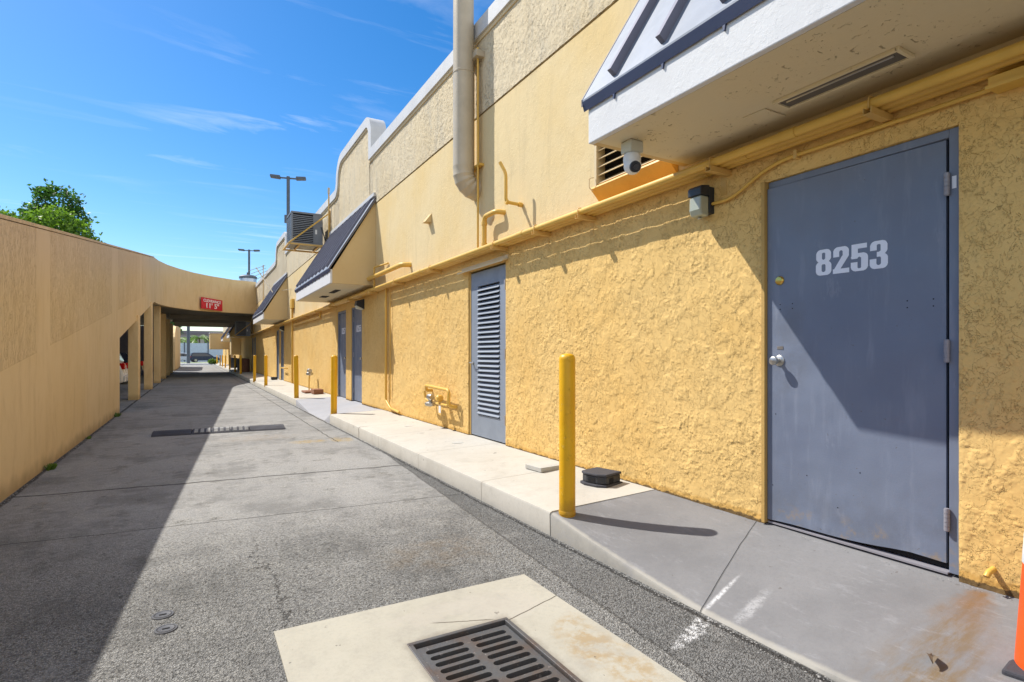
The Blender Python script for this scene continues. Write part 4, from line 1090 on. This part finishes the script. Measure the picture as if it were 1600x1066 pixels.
# rodent bait station, paver, plates, cone
bs = empty('bait_station', (2.95, 3.66, .192), R(14)); tag(bs, 'low black plastic bait box on the sidewalk behind the nearest bollard', 'bait box')
pts = [(-.10, -.13), (-.135, -.06), (-.135, .06), (-.10, .13), (.11, .13), (.11, -.13)]
bm = nb(); prism(bm, [(p[0]*1.08, p[1]*1.06) for p in pts], 'z', 0, .022); obj('base_tray', bm, M['rubber'], bs, bevel=.006)
bm = nb(); prism(bm, [(p[0]*.93, p[1]*.95) for p in pts], 'z', .0225, .085); obj('body', bm, M['blk'], bs, bevel=.008)
bm = nb(); prism(bm, [(p[0]*1.0, p[1]*1.0) for p in pts], 'z', .0855, .108); obj('lid', bm, M['rubber'], bs, bevel=.009)
bm = nb(); box(bm, -.05, .0, -.1265, -.115, .024, .072); box(bm, -.128, -.120, -.035, .035, .024, .07); objs('entry_hole', bm, M['dark'], bs)
o = obj('paver', B(-.13, .13, -.12, .12, 0, .042), M['paver'], bevel=.004); o.location = (2.86, 4.40, .194); o.rotation_euler.z = R(6); tag(o, 'pale square paver lying on the sidewalk left of the nearest bollard', 'paver')
o = obj('stone_block', B(-.12, .12, -.15, .15, 0, .12), M['blk'], bevel=.02); o.location = (2.95, 26.0, .2); tag(o, 'small dark box on the sidewalk far off at the bridge shade', 'box')
for (x, y, lb) in ((2.80, 6.25, 'round cleanout plate in the sidewalk in front of the louvred door'), (2.82, 8.10, 'round cleanout plate in the sidewalk left of the louvred door')):
    o = obj('cleanout_plate', L([(.075, -.01), (.075, .003), (.07, .005), (.055, .003), (.01, .005)], 24), M['paver'], smooth=40); o.location = (x, y, .192); tag(o, lb, 'cleanout plate', 'cleanout plates in the sidewalk')
tc_ = empty('traffic_cone', (2.738, .739, .085), .12); tag(tc_, 'orange traffic cone with white band cut by the right edge', 'traffic cone')
f = lambda z: .146 - .055*(z-.04)/.90
obj('body', L([(f(.035), .035), (f(.06), .06), (f(.94), .94), (.04, .945)], 40), M['orange'], tc_, smooth=40)
obj('white_band', L([(f(.41)+.001, .41), (f(.41)+.0022, .412), (f(.52)+.0022, .518), (f(.52)+.001, .52)], 40), M['conew'], tc_, smooth=40)
obj('base', B(-.155, .155, -.155, .155, 0, .035), M['rubber'], tc_, bevel=.01)
for (x, y, z, m_, lb, rz_) in ((2.47, 1.05, .095, 'bark', 'curled brown dead leaf on the rust stain by the cone', .4), (-1.02, 2.05, .004, 'orange_leaf', 'small orange dead leaf on the asphalt at the bottom left', 1.3)):
    bm = nb(); prev = None
    for q in range(9):
        t = q/8; w_ = .020*math.sin(math.pi*min(.98, max(.04, t)))**.7; xx = -.05 + .10*t; zc_ = .004 + .012*math.sin(t*5)
        cur = [bm.verts.new((xx, -w_, zc_+.008)), bm.verts.new((xx, 0, zc_)), bm.verts.new((xx, w_, zc_+.010))]
        if prev: bm.faces.new((prev[0], cur[0], cur[1], prev[1])); bm.faces.new((prev[1], cur[1], cur[2], prev[2]))
        prev = cur
    o = obj('dead_leaf', bm, M[m_]); o.location = (x, y, z); o.rotation_euler = (0, 0, rz_); tag(o, lb, 'leaf')

# ================================================================== condenser on its bracket
def condenser(loc, lab, lab2, s=1.):
    f_ = empty('unit_bracket', loc); tag(f_, lab2, 'bracket')
    bm = nb(); w = 1.07*s; d_ = 1.05*s
    for y in (0, d_): box(bm, -w, 0, y-.022, y+.022, -.04, .0)
    box(bm, -w-.0, -w+.045, .022, d_-.022, -.04, .0); box(bm, -.30, -.26, .022, d_-.022, -.04, .0); box(bm, -.8, -.76, .022, d_-.022, -.04, 0)
    obj('platform', bm, M['bracket'], f_)
    bm = nb()
    for y in (-.025, d_+.025): tube(bm, [(-w+.02, y, -.01), (-.03, y, .88*s)], .024, 4)
    objs('brace', bm, M['yel_pipe'], f_)
    bm = nb()
    for y in (-.025, d_+.025): box(bm, -.055, -.0, y-.028, y+.028, -.1, .95*s)
    objs('post', bm, M['bracket'], f_)
    u = empty('ac_condenser', (loc[0]-.98*s, loc[1]+.10*s, loc[2]+.003)); tag(u, lab, 'air conditioner')
    W_, D_, H_ = .80*s, .82*s, .86*s
    obj('cabinet', B(.02, W_-.02, .02, D_-.02, .03, H_-.03), M['dark'], u)
    bm = nb()
    for z in (0, H_-.05): box(bm, 0, W_, 0, D_, z, z+.05)
    for (x, y) in ((0, 0), (0, D_-.05), (W_-.05, D_-.05)): box(bm, x, x+.05, y, y+.05, .05, H_-.05)
    obj('frame', bm, M['ac'], u, bevel=.006)
    obj('service_panel', B(W_*.70, W_, -.002, .05, .05, H_-.05), M['ac'], u)
    bm = nb(); nl = 15
    for k in range(nl):
        z = .07 + (H_-.14)*k/nl
        box(bm, .05, W_*.70, .004, .016, z, z+.022*s); box(bm, .004, .016, .05, D_-.05, z, z+.022*s)
    obj('louvre', bm, M['ac'], u)
    bm = nb(); lathe(bm, [(.30*s, H_), (.30*s, H_+.02), (.27*s, H_+.025)], 24, (W_/2, D_/2, 0)); obj('fan_guard', bm, M['ac'], u)
    obj('badge', B(W_*.76, W_*.82, -.004, -.001, .30, .42), M['wht'], u)
    bm = nb(); tube(bm, rnd([(W_-.04, -.01, .5*s), (W_-.0, -.06, .35*s), (W_+.10, -.04, .02), (W_+.16, 0, .25)], .08), .014, 8); obj('hose', bm, M['blk'], u, smooth=50)
M['ac'] = paint('ac_metal', (.20, .22, .25), .45, .3)
condenser((WX, 15.46, 4.22), 'dark grey louvred air conditioner raised on a wall bracket near the curved parapet', 'golden steel wall bracket with diagonal brace under the raised air conditioner')
condenser((WX, 38.2, 2.45), 'dark air conditioner on the wall just beyond the bridge', 'golden wall bracket under the air conditioner beyond the bridge', 1.05)
# thin conduit masts by the parapet
for (y, z0, z1, lb) in ((15.35, 3.9, 5.62, 'thin conduit mast with a cap rising past the parapet beside the air conditioner'), (32.0, 3.9, 5.9, 'thin conduit mast rising past the parapet near the bridge')):
    o = empty('conduit_mast', (WX-.06, y, z0)); tag(o, lb, 'mast')
    obj('pipe', T([(0, 0, 0), (0, 0, z1-z0)], .018, 8), M['bracket'], o, smooth=50)
    obj('cap', T([(0, 0, z1-z0-.02), (0, 0, z1-z0+.14)], .032, 10), M['duct'], o, smooth=50)
# aerial on third awning
an = empty('aerial', (2.78, 24.3, 3.95)); tag(an, 'old television aerial leaning on the small awning next to the bridge', 'aerial')
bm = nb(); tube(bm, [(0, 0, -.25), (-.55, 1.6, 1.05)], .022, 6)
for t in (.65, .75, .85, .95):
    c_ = Vector((-.55*t, 1.6*t, -.25+1.3*t)); tube(bm, [c_ + Vector((-.35*t, -.05, -.12)), c_ + Vector((.35*t, .05, .18))], .010, 5)
obj('boom', bm, M['duct'], an)
bm = nb(); tube(bm, [(0, 0, -.2), (.38, -.4, .15)], .016, 6); tube(bm, [(0, 0, -.15), (.38, .3, -.6)], .016, 6); tube(bm, [(0, 0, -.12), (.38, -1.8, -.15)], .010, 6); objs('stay', bm, M['duct'], an)
# junction box where downpipe meets conduits
o = tag(obj('junction_box', B(WX-.10, WX-.001, 21.7, 22.1, 3.0, 3.35), M['yel_pipe'], bevel=.01), 'golden junction box on the far downpipe between the awnings', 'junction box')
# lamps over the far doors
for (y, lb) in ((12.03, 'dark wall lamp beside door 8255'), (24.5, 'dark wall lamp beside the far doors near the bridge')):
    o = empty('wall_lamp', (WX, y, 2.32)); tag(o, lb, 'lamp', 'dark wall lamps by the far doors')
    bm = nb(); prism(bm, [(-.001, .16), (-.16, .12), (-.18, .02), (-.001, -.06)], 'y', -.09, .09); obj('hood', bm, M['blk'], o, bevel=.008)
    bm = nb(); prism(bm, [(-.17, .015), (-.15, -.05), (-.03, -.07), (-.01, -.06)], 'y', -.08, .08); obj('glass', bm, M['cream'], o, bevel=.006)

# ================================================================== left ramp wall, columns, deck, bridge
def wt(y): return 2.44 + .136*(y-6.3) if y < 27 else 5.25
rp = empty('parking_ramp', (-1.46, 0, 0)); rp.location = (0, 0, 0)
tag(rp, 'tan stucco parking ramp wall in shade with a diagonal opening over columns', 'parking ramp')
LX = -1.46
bm = nb()
out = [(-9, -.05), (14.9, -.05), (14.9, 1.65), (26.6, 3.42), (26.6, 5.22)] + [(y, wt(y)) for y in (26.0, 20, 14, 8, 2, -4, -9)]
prism(bm, out, 'x', LX-.22, LX)
bmesh.ops.triangulate(bm, faces=[f for f in bm.faces if len(f.verts) > 4])
obj('wall', bm, M['left'], rp)
bm = nb()
out = [(-9, wt(-9)+.001), (26.6, 5.221), (26.6, 5.25), (-9, wt(-9)+.04)]
prism(bm, out, 'x', LX-.225, LX+.0015)
obj('cap', bm, M['left'], rp)
bm = nb(); prism(bm, [(-2, -.04), (2, .0), (14.5, 1.9), (27, 3.55), (27, 3.75), (14.5, 2.1), (2, .2), (-2, -.02)], 'x', -8.2, LX-.22); obj('ramp_slab', bm, M['deckc'], rp)
bm = nb(); prism(bm, [(-9, .0), (26.6, 2.0), (26.6, 5.2), (-9, wt(-9)-.0)], 'x', -8.45, -8.25); obj('outer_wall', bm, M['left'], rp)
for i, y in enumerate((18.9, 24.4, 29.8, 35.2, 40.6, 46.)):
    bm = nb(); zt = 1.65 + .151*(y-14.9) + .15 if y < 26 else 3.55
    box(bm, LX-.20, LX+.045, y, y+.6, -.05, zt if y < 26 else 3.50); objs('column', bm, M['left'], rp, bevel=.01)
# deck over the parking bays
bm = nb(); box(bm, -10.5, LX-.25, 27, 50, 3.5, 3.9); box(bm, -10.5, -10.25, 27, 50, 3.9, 5.2); obj('deck', bm, M['deckc'], rp)
bm = nb()
for y in (20., 25.4, 30.8, 36.2, 41.6, 47): box(bm, -8.9, -8.6, y, y+.4, -.05, 1.75 + (y-14.9)*.13 if y < 27 else 3.5)
objs('inner_column', bm, M['deckc'], rp)
obj('end_wall', B(-10.2, LX-.4, 50.2, 50.4, -.05, 3.5), M['farroof'], rp)
bm = nb()
for k in range(5):
    for z in [.9 + q*.14 for q in range(18)]:
        if z < 3.4: box(bm, -10.3, -10.27, 27.2+k*4.5, 31.5+k*4.5, z, z+.07)
obj('screen', bm, M['farroof'], rp)
# far end of the ramp: second wall with a curved head
bm = nb(); head = [(52, -.05), (70, -.05), (70, 4.2)] + [(58 - 6*math.sin(t*math.pi/2/6), 3.9 - 1.6*(1-math.cos(t*math.pi/2/6))) for t in range(0, 7)]
prism(bm, head, 'x', LX-.2, LX); bmesh.ops.triangulate(bm, faces=[f for f in bm.faces if len(f.verts) > 4]); obj('far_wall', bm, M['left'], rp)

br = empty('bridge', (0, 36, 0)); br.location = (0, 0, 0); tag(br, 'curved stucco bridge over the alley linking the ramp to the roof', 'bridge')
fc = [(-1.46, 26.6, 3.42, 5.22), (-1.38, 28.2, 3.46, 5.33), (-1.12, 29.8, 3.50, 5.40), (-.70, 31.3, 3.54, 5.46), (-.1, 32.9, 3.58, 5.52), (.73, 34.4, 3.64, 5.58), (1.9, 35.9, 3.72, 5.64), (3.159, 36.7, 3.76, 5.68)]
bm = nb(); rows = []
for i, (x, y, a, b) in enumerate(fc):
    p = fc[max(i-1, 0)]; q = fc[min(i+1, len(fc)-1)]; dx_, dy_ = q[0]-p[0], q[1]-p[1]; l = math.hypot(dx_, dy_); nx, ny = -dy_/l*.22, dx_/l*.22
    if i == 0: nx, ny = -.22, 0
    if i == len(fc)-1: nx = 0
    rows.append([bm.verts.new((x, y, a)), bm.verts.new((x, y, b)), bm.verts.new((x+nx, y+ny, b)), bm.verts.new((x+nx, y+ny, a))])
for a, b in zip(rows, rows[1:]):
    for i in range(4): bm.faces.new((a[i], a[(i+1) % 4], b[(i+1) % 4], b[i]))
bm.faces.new(rows[0][::-1]); bm.faces.new(rows[-1])
obj('front_parapet', bm, M['left'], br, smooth=40)
bm = nb(); pl = [(x-.1 if i == 0 else x, y+.235) for i, (x, y, a, b) in enumerate(fc)]; pl[0] = (-1.70, 27.1); pl[-1] = (3.159, 37.0)
pl += [(3.159, 49), (-1.70, 49)]
prism(bm, pl, 'z', 3.80, 4.2); obj('slab', bm, M['deckc'], br)
bm = nb()
for y in (40.5, 44.7): box(bm, -1.4, 3.15, y, y+.35, 3.55, 3.799)
box(bm, -1.4, 3.15, 48.7, 49.0, 3.45, 5.5); objs('beam', bm, M['deckc'], br)
# clearance sign on the curved parapet
P = Vector((.35, 33.72, 0)); Q = Vector((-.52, 31.83, 0))
sx, sy = .01, 33.02
ang = math.atan2(1.5, .98)
sg = empty('clearance_sign', (.66, 34.16, 3.72), ang); tag(sg, 'red clearance sign reading 11 feet 5 inches on the bridge front', 'sign')
hw = .95
# local x runs along the parapet, front faces local -y
obj('plate', B(-hw, hw, -.135, -.11, -.0, .60), M['plate'], sg)
def text(name, s, size, x, z, parent, mat, off=.0, sxs=1.):
    cu = bpy.data.curves.new(name, 'FONT'); cu.body = s; cu.size = size; cu.align_x = 'CENTER'; cu.extrude = .004; cu.offset = off
    o = bpy.data.objects.new(name, cu); C.objects.link(o); o.parent = parent; o.location = (x, -.142, z); o.rotation_euler = (R(90), 0, 0); o.scale = (sxs, 1, 1); cu.materials.append(mat)
    bpy.context.view_layer.update()
    me = bpy.data.meshes.new_from_object(o.evaluated_get(bpy.context.evaluated_depsgraph_get())); n_o = bpy.data.objects.new(name, me); C.objects.link(n_o)
    n_o.parent = parent; n_o.location = o.location; n_o.rotation_euler = o.rotation_euler; n_o.scale = o.scale
    bpy.data.objects.remove(o)
text('lettering', 'CLEARANCE', .21, 0, .385, sg, M['signw'], .004, 1.35)
text('lettering', '11\' 5"', .36, 0, .08, sg, M['signw'], .008, 1.5)

# ================================================================== roof things
def lamp_post(x, y, lab):
    o = empty('lamp_post', (x, y, 4.4)); tag(o, lab, 'lamp post', 'twin-head lamp posts on the roof')
    obj('pole', B(-.075, .075, -.075, .075, 0, 6.1), M['pole'], o)
    bm = nb(); box(bm, -.62, .62, -.03, .03, 5.98, 6.05); obj('cross_arm', bm, M['pole'], o)
    for s_ in (-1, 1):
        bm = nb(); prism(bm, [(s_*.38, 5.96), (s_*.38, 6.10), (s_*.86, 6.12), (s_*.86, 6.0)], 'y', -.17, .17); obj('lamp_head', bm, M['pole'], o, bevel=.02)
    obj('control_box', B(-.18, -.076, -.08, .08, 3.7, 4.1), M['pole'], o)
    return o
M['pole'] = paint('pole_paint', (.10, .12, .15), .5, .3)
lamp_post(4.15, 30.6, 'taller-looking grey lamp post with two heads behind the air conditioner').rotation_euler.z = R(-14)
lamp_post(4.05, 53.5, 'farther grey lamp post with two heads above the bridge').rotation_euler.z = R(-14)
tk = empty('water_tank', (3.75, 46.5, 4.4)); tk.location = (3.05+.55, 48.5, 4.2); tag(tk, 'pale blue-white round tank standing on the roof behind the bridge', 'tank')
obj('shell', L([(.62, 0), (.62, 3.2), (.60, 3.3)], 28), M['cars'], tk, smooth=40)
obj('rim', L([(.66, 3.12), (.66, 3.26), (.5, 3.38), (.1, 3.42)], 28), M['pole'], tk, smooth=40)

# ================================================================== trees
def leafcloud(bm, blobs, count, size, rng, shell=.55):
    tot = sum(b[3]**2 for b in blobs)
    for (cx, cy, cz, r_, sq) in blobs:
        for _ in range(int(count*r_*r_/tot)):
            while True:
                d = Vector((rng.uniform(-1, 1), rng.uniform(-1, 1), rng.uniform(-1, 1)))
                if .05 < d.length < 1: break
            d = d.normalized() * (rng.uniform(shell, 1.) ** .6)
            # lumpy outline
            k = 1 + .34*math.sin(d.x*7+cx)*math.sin(d.y*6+cy)*math.sin(d.z*8+cz) + rng.uniform(-.16, .18) + (.22 if rng.random() < .05 else 0)
            p = Vector((cx, cy, cz)) + Vector((d.x, d.y, d.z*sq))*r_*k
            s_ = size*rng.uniform(.6, 1.35)
            n_ = Vector((rng.gauss(0, 1), rng.gauss(0, 1), rng.gauss(.5, 1))).normalized(); u = n_.orthogonal().normalized(); u.rotate(Matrix.Rotation(rng.uniform(0, 6.28), 3, n_)); w = n_.cross(u)
            a = [p - u*s_, p - w*s_*.55, p + u*s_, p + w*s_*.55 + n_*s_*.2]
            bm.faces.new([bm.verts.new(q) for q in a])
def tree(name, x, y, h, blobs, lab, count, size, seed, mats=('leaf', 'bark'), cat='tree', group=None):
    rng = random.Random(seed); o = empty(name, (x, y, 0)); tag(o, lab, cat, group)
    bm = nb(); tube(bm, [(0, 0, 0), (.08, .05, h*.3), (-.05, 0, h*.6), (0, 0, h*.85)], [h*.022, h*.018, h*.013, h*.005], 8)
    for b in blobs: tube(bm, [(0, 0, h*.45), (b[0]*.5, b[1]*.5, h*.45 + (b[2]-h*.45)*.6), (b[0], b[1], b[2])], [h*.010, h*.006, h*.002], 6)
    obj('trunk', bm, M[mats[1]], o, smooth=50)
    bm = nb(); leafcloud(bm, blobs, count, size, rng); obj('crown', bm, M[mats[0]], o)
# the tree behind the ramp wall: camera ray direction X = -.17 Y
tree('broadleaf_tree', -9.6, 55, 14, [(0.3, 0, 13.1, 1.5, .85), (1.0, 0, 12.0, 1.3, .8), (-.9, .5, 12.1, 1.2, .7), (-.6, .2, 13.9, .6, .6)], 'dark-topped leafy tree crown rising above the ramp wall', 3300, .15, 3, ('leafd', 'bark'))
tree('broadleaf_tree', -9.0, 52, 12.4, [(-.1, 0, 10.8, 1.6, .8), (1.1, 0, 10.2, 1.3, .9), (-1.3, 0, 10.4, 1.2, .9), (.4, .3, 9.2, 1.9, .8), (1.9, .2, 9.2, 1.1, 1.), (-1.8, 0, 9.4, 1.2, .8)], 'bright green leafy tree crown just above the ramp wall', 7000, .14, 5)
tree('broadleaf_tree', -12.4, 52, 11.6, [(0, 0, 10.6, 1.3, .8), (-1.4, 0, 10.3, 1.2, .8), (1., 0, 9.7, 1.2, .8), (-2.6, 0, 10, 1.3, .8)], 'green tree crown at the left edge of the photo above the ramp wall', 5200, .13, 9)

# ================================================================== weeds by the ramp wall
for i, (x, y, s_, lb) in enumerate(((-1.40, 7.9, .8, 'small weed tuft at the foot of the ramp wall, the nearest one'), (-1.41, 14.0, 1.0, 'weed tuft near the end of the ramp wall'), (-1.41, 10.5, .5, 'tiny weed tuft halfway along the ramp wall'))):
    rng = random.Random(40+i); bm = nb()
    for _ in range(90):
        a = rng.uniform(0, 6.28); r_ = rng.uniform(0, .07)*s_; p = Vector((r_*math.cos(a)*.6, r_*math.sin(a)*2.2, 0)); d = Vector((rng.gauss(0, .5), rng.gauss(0, .5), 1)).normalized()*rng.uniform(.03, .10)*s_
        w = Vector((-d.y, d.x, 0)).normalized()*.006 if d.xy.length > 1e-4 else Vector((.006, 0, 0))
        bm.faces.new([bm.verts.new(q) for q in (p-w, p+w, p+d*.6+w*1.6, p+d, p+d*.6-w*1.6)])
    o = obj('weed', bm, M['grass']); o.location = (x, y, 0); tag(o, lb, 'weed', 'weeds by the ramp wall')

# loose grit along the kerb and the wall foot
rng = random.Random(5); bm = nb()
def pebble(x, y, z, r_):
    vs = [bm.verts.new((x + r_*rng.uniform(.6, 1.2)*a, y + r_*rng.uniform(.6, 1.2)*b, z + r_*.7*c)) for a, b, c in ((1, 0, .2), (0, 1, .3), (-1, 0, .2), (0, -1, .3), (0, 0, 1), (0, 0, -.2))]
    for i in range(4):
        bm.faces.new((vs[i], vs[(i+1) % 4], vs[4])); bm.faces.new((vs[(i+1) % 4], vs[i], vs[5]))
for _ in range(1500):
    y = rng.uniform(1.2, 12) if rng.random() < .8 else rng.uniform(12, 30)
    pebble(2.155 - abs(rng.gauss(0, .035)), y, .001, rng.uniform(.0025, .007))
for _ in range(900): pebble(-1.455 + abs(rng.gauss(0, .05)), rng.uniform(2, 15), .001, rng.uniform(.003, .009))
for _ in range(500): pebble(rng.uniform(-1.4, 2.1), rng.uniform(1.6, 9), .001, rng.uniform(.002, .005))
for _ in range(260): pebble(3.13 - abs(rng.gauss(0, .02)), rng.uniform(1., 11), .197, rng.uniform(.002, .005))
o = obj('grit', bm, M['gravelly']); tag(o, 'loose grit and small stones along the kerb and the wall foot', kind='stuff')

# ================================================================== cars
def car(name, x, y, rz, body, lab, suv=True, group=None):
    o = empty(name, (x, y, 0), rz); tag(o, lab, 'car', group)
    # side profile along local X (length 4.7), width along Y
    Lh = 2.35; H_ = 1.70 if suv else 1.45
    low = [(-Lh, .35), (-Lh-.02, .62), (-Lh+.05, .98), (-1.0, 1.03), (1.2, 1.0), (Lh-.25, .88), (Lh, .66), (Lh, .35)]
    bm = nb()
    def loft(prof, hw0, hw1, zlo, zhi):
        rows = []
        for sgn in (-1, 1):
            rows.append([bm.verts.new((px, sgn*(hw0 + (hw1-hw0)*(max(0, min(1, (pz-zlo)/(zhi-zlo))))), pz)) for px, pz in prof])
        k = len(prof)
        bm.faces.new(rows[0]); bm.faces.new(rows[1][::-1])
        for i in range(k): bm.faces.new((rows[0][i], rows[1][i], rows[1][(i+1) % k], rows[0][(i+1) % k]))
    loft(low, .92, .88, .35, 1.0)
    obj('body', bm, body, o, bevel=.07, smooth=50)
    top = [(-Lh+.12, .99), (-Lh+.35 if suv else -1.7, H_-.08), (-Lh+.6 if suv else -1.1, H_), (.1, H_), (.5, H_-.07), (1.35, 1.0)]
    bm = nb(); loft(top, .86, .66, .99, H_); obj('cabin', bm, body, o, bevel=.05, smooth=50)
    bm = nb(); g = [(-Lh+.30 if suv else -1.65, 1.05), (-Lh+.48 if suv else -1.3, H_-.14), (.15, H_-.12), (1.05, 1.05)]
    for sgn in (-1, 1):
        q = [(px, sgn*(.86 - .20*((pz-.99)/(H_-.99)) + .012), pz) for px, pz in g]
        bm.faces.new([bm.verts.new(v_) for v_ in q])
    def cross(xa_, za_, xb_, zb_, wa, wb): bm.faces.new([bm.verts.new(v_) for v_ in ((xa_, -wa, za_), (xa_, wa, za_), (xb_, wb, zb_), (xb_, -wb, zb_))])
    if suv: cross(-Lh+.12, 1.06, -Lh+.33, H_-.14, .76, .62)
    else: cross(-Lh+.16+.1, 1.06, -1.72, H_-.12, .74, .62)
    cross(1.33, 1.06, .56, H_-.10, .76, .62)
    obj('window', bm, M['glass'], o)
    for wx in (-1.45, 1.45):
        for sgn in (-1, 1):
            bm = nb(); lathe(bm, [(.20, -.11), (.335, -.11), (.35, -.08), (.35, .08), (.335, .11), (.20, .11)], 24, (wx, sgn*.84, .35), 'y'); w_ = obj('wheel', bm, M['rubber'], o, smooth=40)
            bm = nb(); lathe(bm, [(.205, -.095), (.205, .115), (.08, .12)] if sgn > 0 else [(.08, -.12), (.205, -.115), (.205, .095)], 20, (wx, sgn*.84, .35), 'y'); obj('rim', bm, M['metal'], w_, smooth=40)
    for sgn in (-1, 1):
        obj('tail_lamp', B(-Lh-.045, -Lh+.22, sgn*.70-.17, sgn*.70+.17, .80, 1.0), M['lampr'], o, bevel=.02)
        obj('headlamp', B(Lh-.2, Lh+.01, sgn*.68-.16, sgn*.68+.16, .68, .80), M['wht'], o, bevel=.02)
    obj('bumper', B(-Lh-.08, -Lh+.1, -.86, .86, .38, .60), body, o, bevel=.04)
    return o
car('parked_car', -4.42, 22.9, R(180), M['carw'], 'white car parked in the bay under the ramp, its rear by the first column')
car('parked_car', -4.42, 30.3, R(180), M['card'], 'dark car with red tail lamps parked between the first two columns', False)
car('parked_car', 1.3, 112, R(8), M['card'], 'dark far SUV parked beyond the grass strip at the end of the alley')
car('parked_car', -1.9, 117, R(2), M['cars'], 'silver far SUV seen beside the thin pole at the end of the alley')

# ================================================================== far end
bm = nb(); sheet(bm, -60, 60, 84, 104, -.02); tag(obj('street', bm, M['gravelly']), kind='structure')
bm = nb(); sheet(bm, -60, 60, 96, 104, .012); tag(obj('pavement', bm, M['walk']), kind='structure')
bm = nb(); sheet(bm, -60, 60, 104, 109, .02); tag(obj('grass', bm, M['grassg']) if 'grassg' in M else obj('grass', bm, paint('lawn', (.16, .28, .03), .9, bump=.02, bscale=9)), kind='structure')
fw = empty('far_fence', (0, 124, 0)); tag(fw, 'pale blue panel fence behind the far cars', 'fence')
obj('panel', B(-30, 40, 0, .1, 0, 3.6), M['fencew'], fw)
bm = nb()
for k in range(18): box(bm, -30+k*4, -29.8+k*4, -.08, 0, 0, 3.8)
objs('post', bm, M['pole'], fw)
fb = empty('far_building', (0, 170, 0)); tag(fb, 'long low far building with a flat dark roof behind the palms', 'building')
obj('wall', B(-40, 45, 0, 12, 0, 6.9), M['farw'], fb); obj('roof', B(-41, 46, -1, 13, 6.9, 7.7), M['farroof'], fb)
bm = nb()
for k in range(20): box(bm, -38+k*4, -35.6+k*4, -.05, .02, 4.3, 6.0)
objs('window', bm, M['glass'], fb)
tree('street_tree', -3.6, 92, 9, [(0, 0, 7.2, 1.7, .9), (-1, 0, 6.2, 1.6, .9), (.3, 0, 5.2, 1.4, 1.)], 'dark tree at the far end behind the curved wall', 4500, .22, 21, ('leafd', 'bark'))
def palm(x, y, h, lab, seed):
    rng = random.Random(seed); o = empty('palm_tree', (x, y, 0)); tag(o, lab, 'palm', 'far palms in front of the low building')
    obj('trunk', T([(0, 0, 0), (.1, 0, h*.5), (0, 0, h)], .16, 8), M['bark'], o, smooth=50)
    bm = nb()
    for k in range(26):
        a = rng.uniform(0, 6.28); e = rng.uniform(-.1, 1.1); l = rng.uniform(1.8, 2.6); d = Vector((math.cos(a), math.sin(a), 0)); pts = []
        for q in range(7):
            t = q/6; pts.append(Vector((0, 0, h)) + d*l*t + Vector((0, 0, l*(e*t - 1.1*t*t))))
        sd = Vector((-d.y, d.x, 0))
        for q in range(6):
            for s_ in (-1, 1):
                for j in range(3):
                    p = pts[q].lerp(pts[q+1], j/3); tip = p + sd*s_*.55*(1-q/8) + d*.18 + Vector((0, 0, -.22))
                    bm.faces.new([bm.verts.new(v_) for v_ in (p, p + d*.10, tip)])
    obj('crown', bm, M['leaf'], o)
for i, (x, y, h) in enumerate(((-3.2, 128, 5.5), (.6, 130, 6.2), (4.2, 128, 5.6), (7., 131, 5.4), (-1.2, 133, 5.6))): palm(x, y, h*.78, ['palm behind the far silver SUV', 'tallest far palm right of the thin pole', 'far palm above the dark SUV', 'far palm half behind the shop building', 'far palm directly behind the thin pole'][i], 60+i)
up = empty('utility_pole', (-1.0, 99, 0)); tag(up, 'thin dark pole at the far end of the alley', 'pole')
obj('pole', T([(0, 0, 0), (0, 0, 12)], [.24, .18], 10), M['pole'], up, smooth=50)
obj('cross_arm', B(-1.2, 1.2, -.08, .08, 11.1, 11.25), M['pole'], up)
# boxed bay and barrels beyond the bridge
bay = empty('wall_bay', (0, 0, 0)); tag(bay, 'pale boxy bay hanging off the far end of the building', 'bay')
obj('box', B(1.30, WX, 66, 70, 1.9, 3.55), M['cheek'], bay, bevel=.02)
obj('cap', B(1.25, WX, 65.95, 70.05, 3.55, 3.65), M['coping'], bay)
sh = empty('enclosure', (0, 0, 0)); tag(sh, 'pale stucco enclosure box projecting from the wall beyond the bridge', 'enclosure')
obj('wall', B(2.45, WX, 49.5, 51.5, 1.3, 3.0), M['cheek'], sh, bevel=.02); obj('cap', B(2.40, WX, 49.45, 51.55, 3.0, 3.1), M['coping'], sh)
for i, (x, y, s_, m_) in enumerate(((2.75, 39.5, .28, 'brick'), (2.85, 44.0, .30, 'farroof'), (2.8, 52.5, .3, 'blk'))):
    o = obj('barrel', L([(s_*.9, 0), (s_, .1), (s_, .75), (s_*.9, .85), (s_*.2, .86)], 18), M[m_], smooth=40); o.location = (x, y, .19)
    tag(o, ['brown barrel by the wall under the bridge', 'dark grey barrel beyond the brown one under the bridge', 'black barrel at the enclosure beyond the bridge'][i], 'barrel')
# shrub at the far end corner
tree('shrub', 1.75, 80, .8, [(0, 0, .45, .4, .8), (.4, .2, .4, .35, .8)], 'small yellow-green shrub by the last bollards', 900, .09, 77, ('grass', 'bark'), 'shrub')
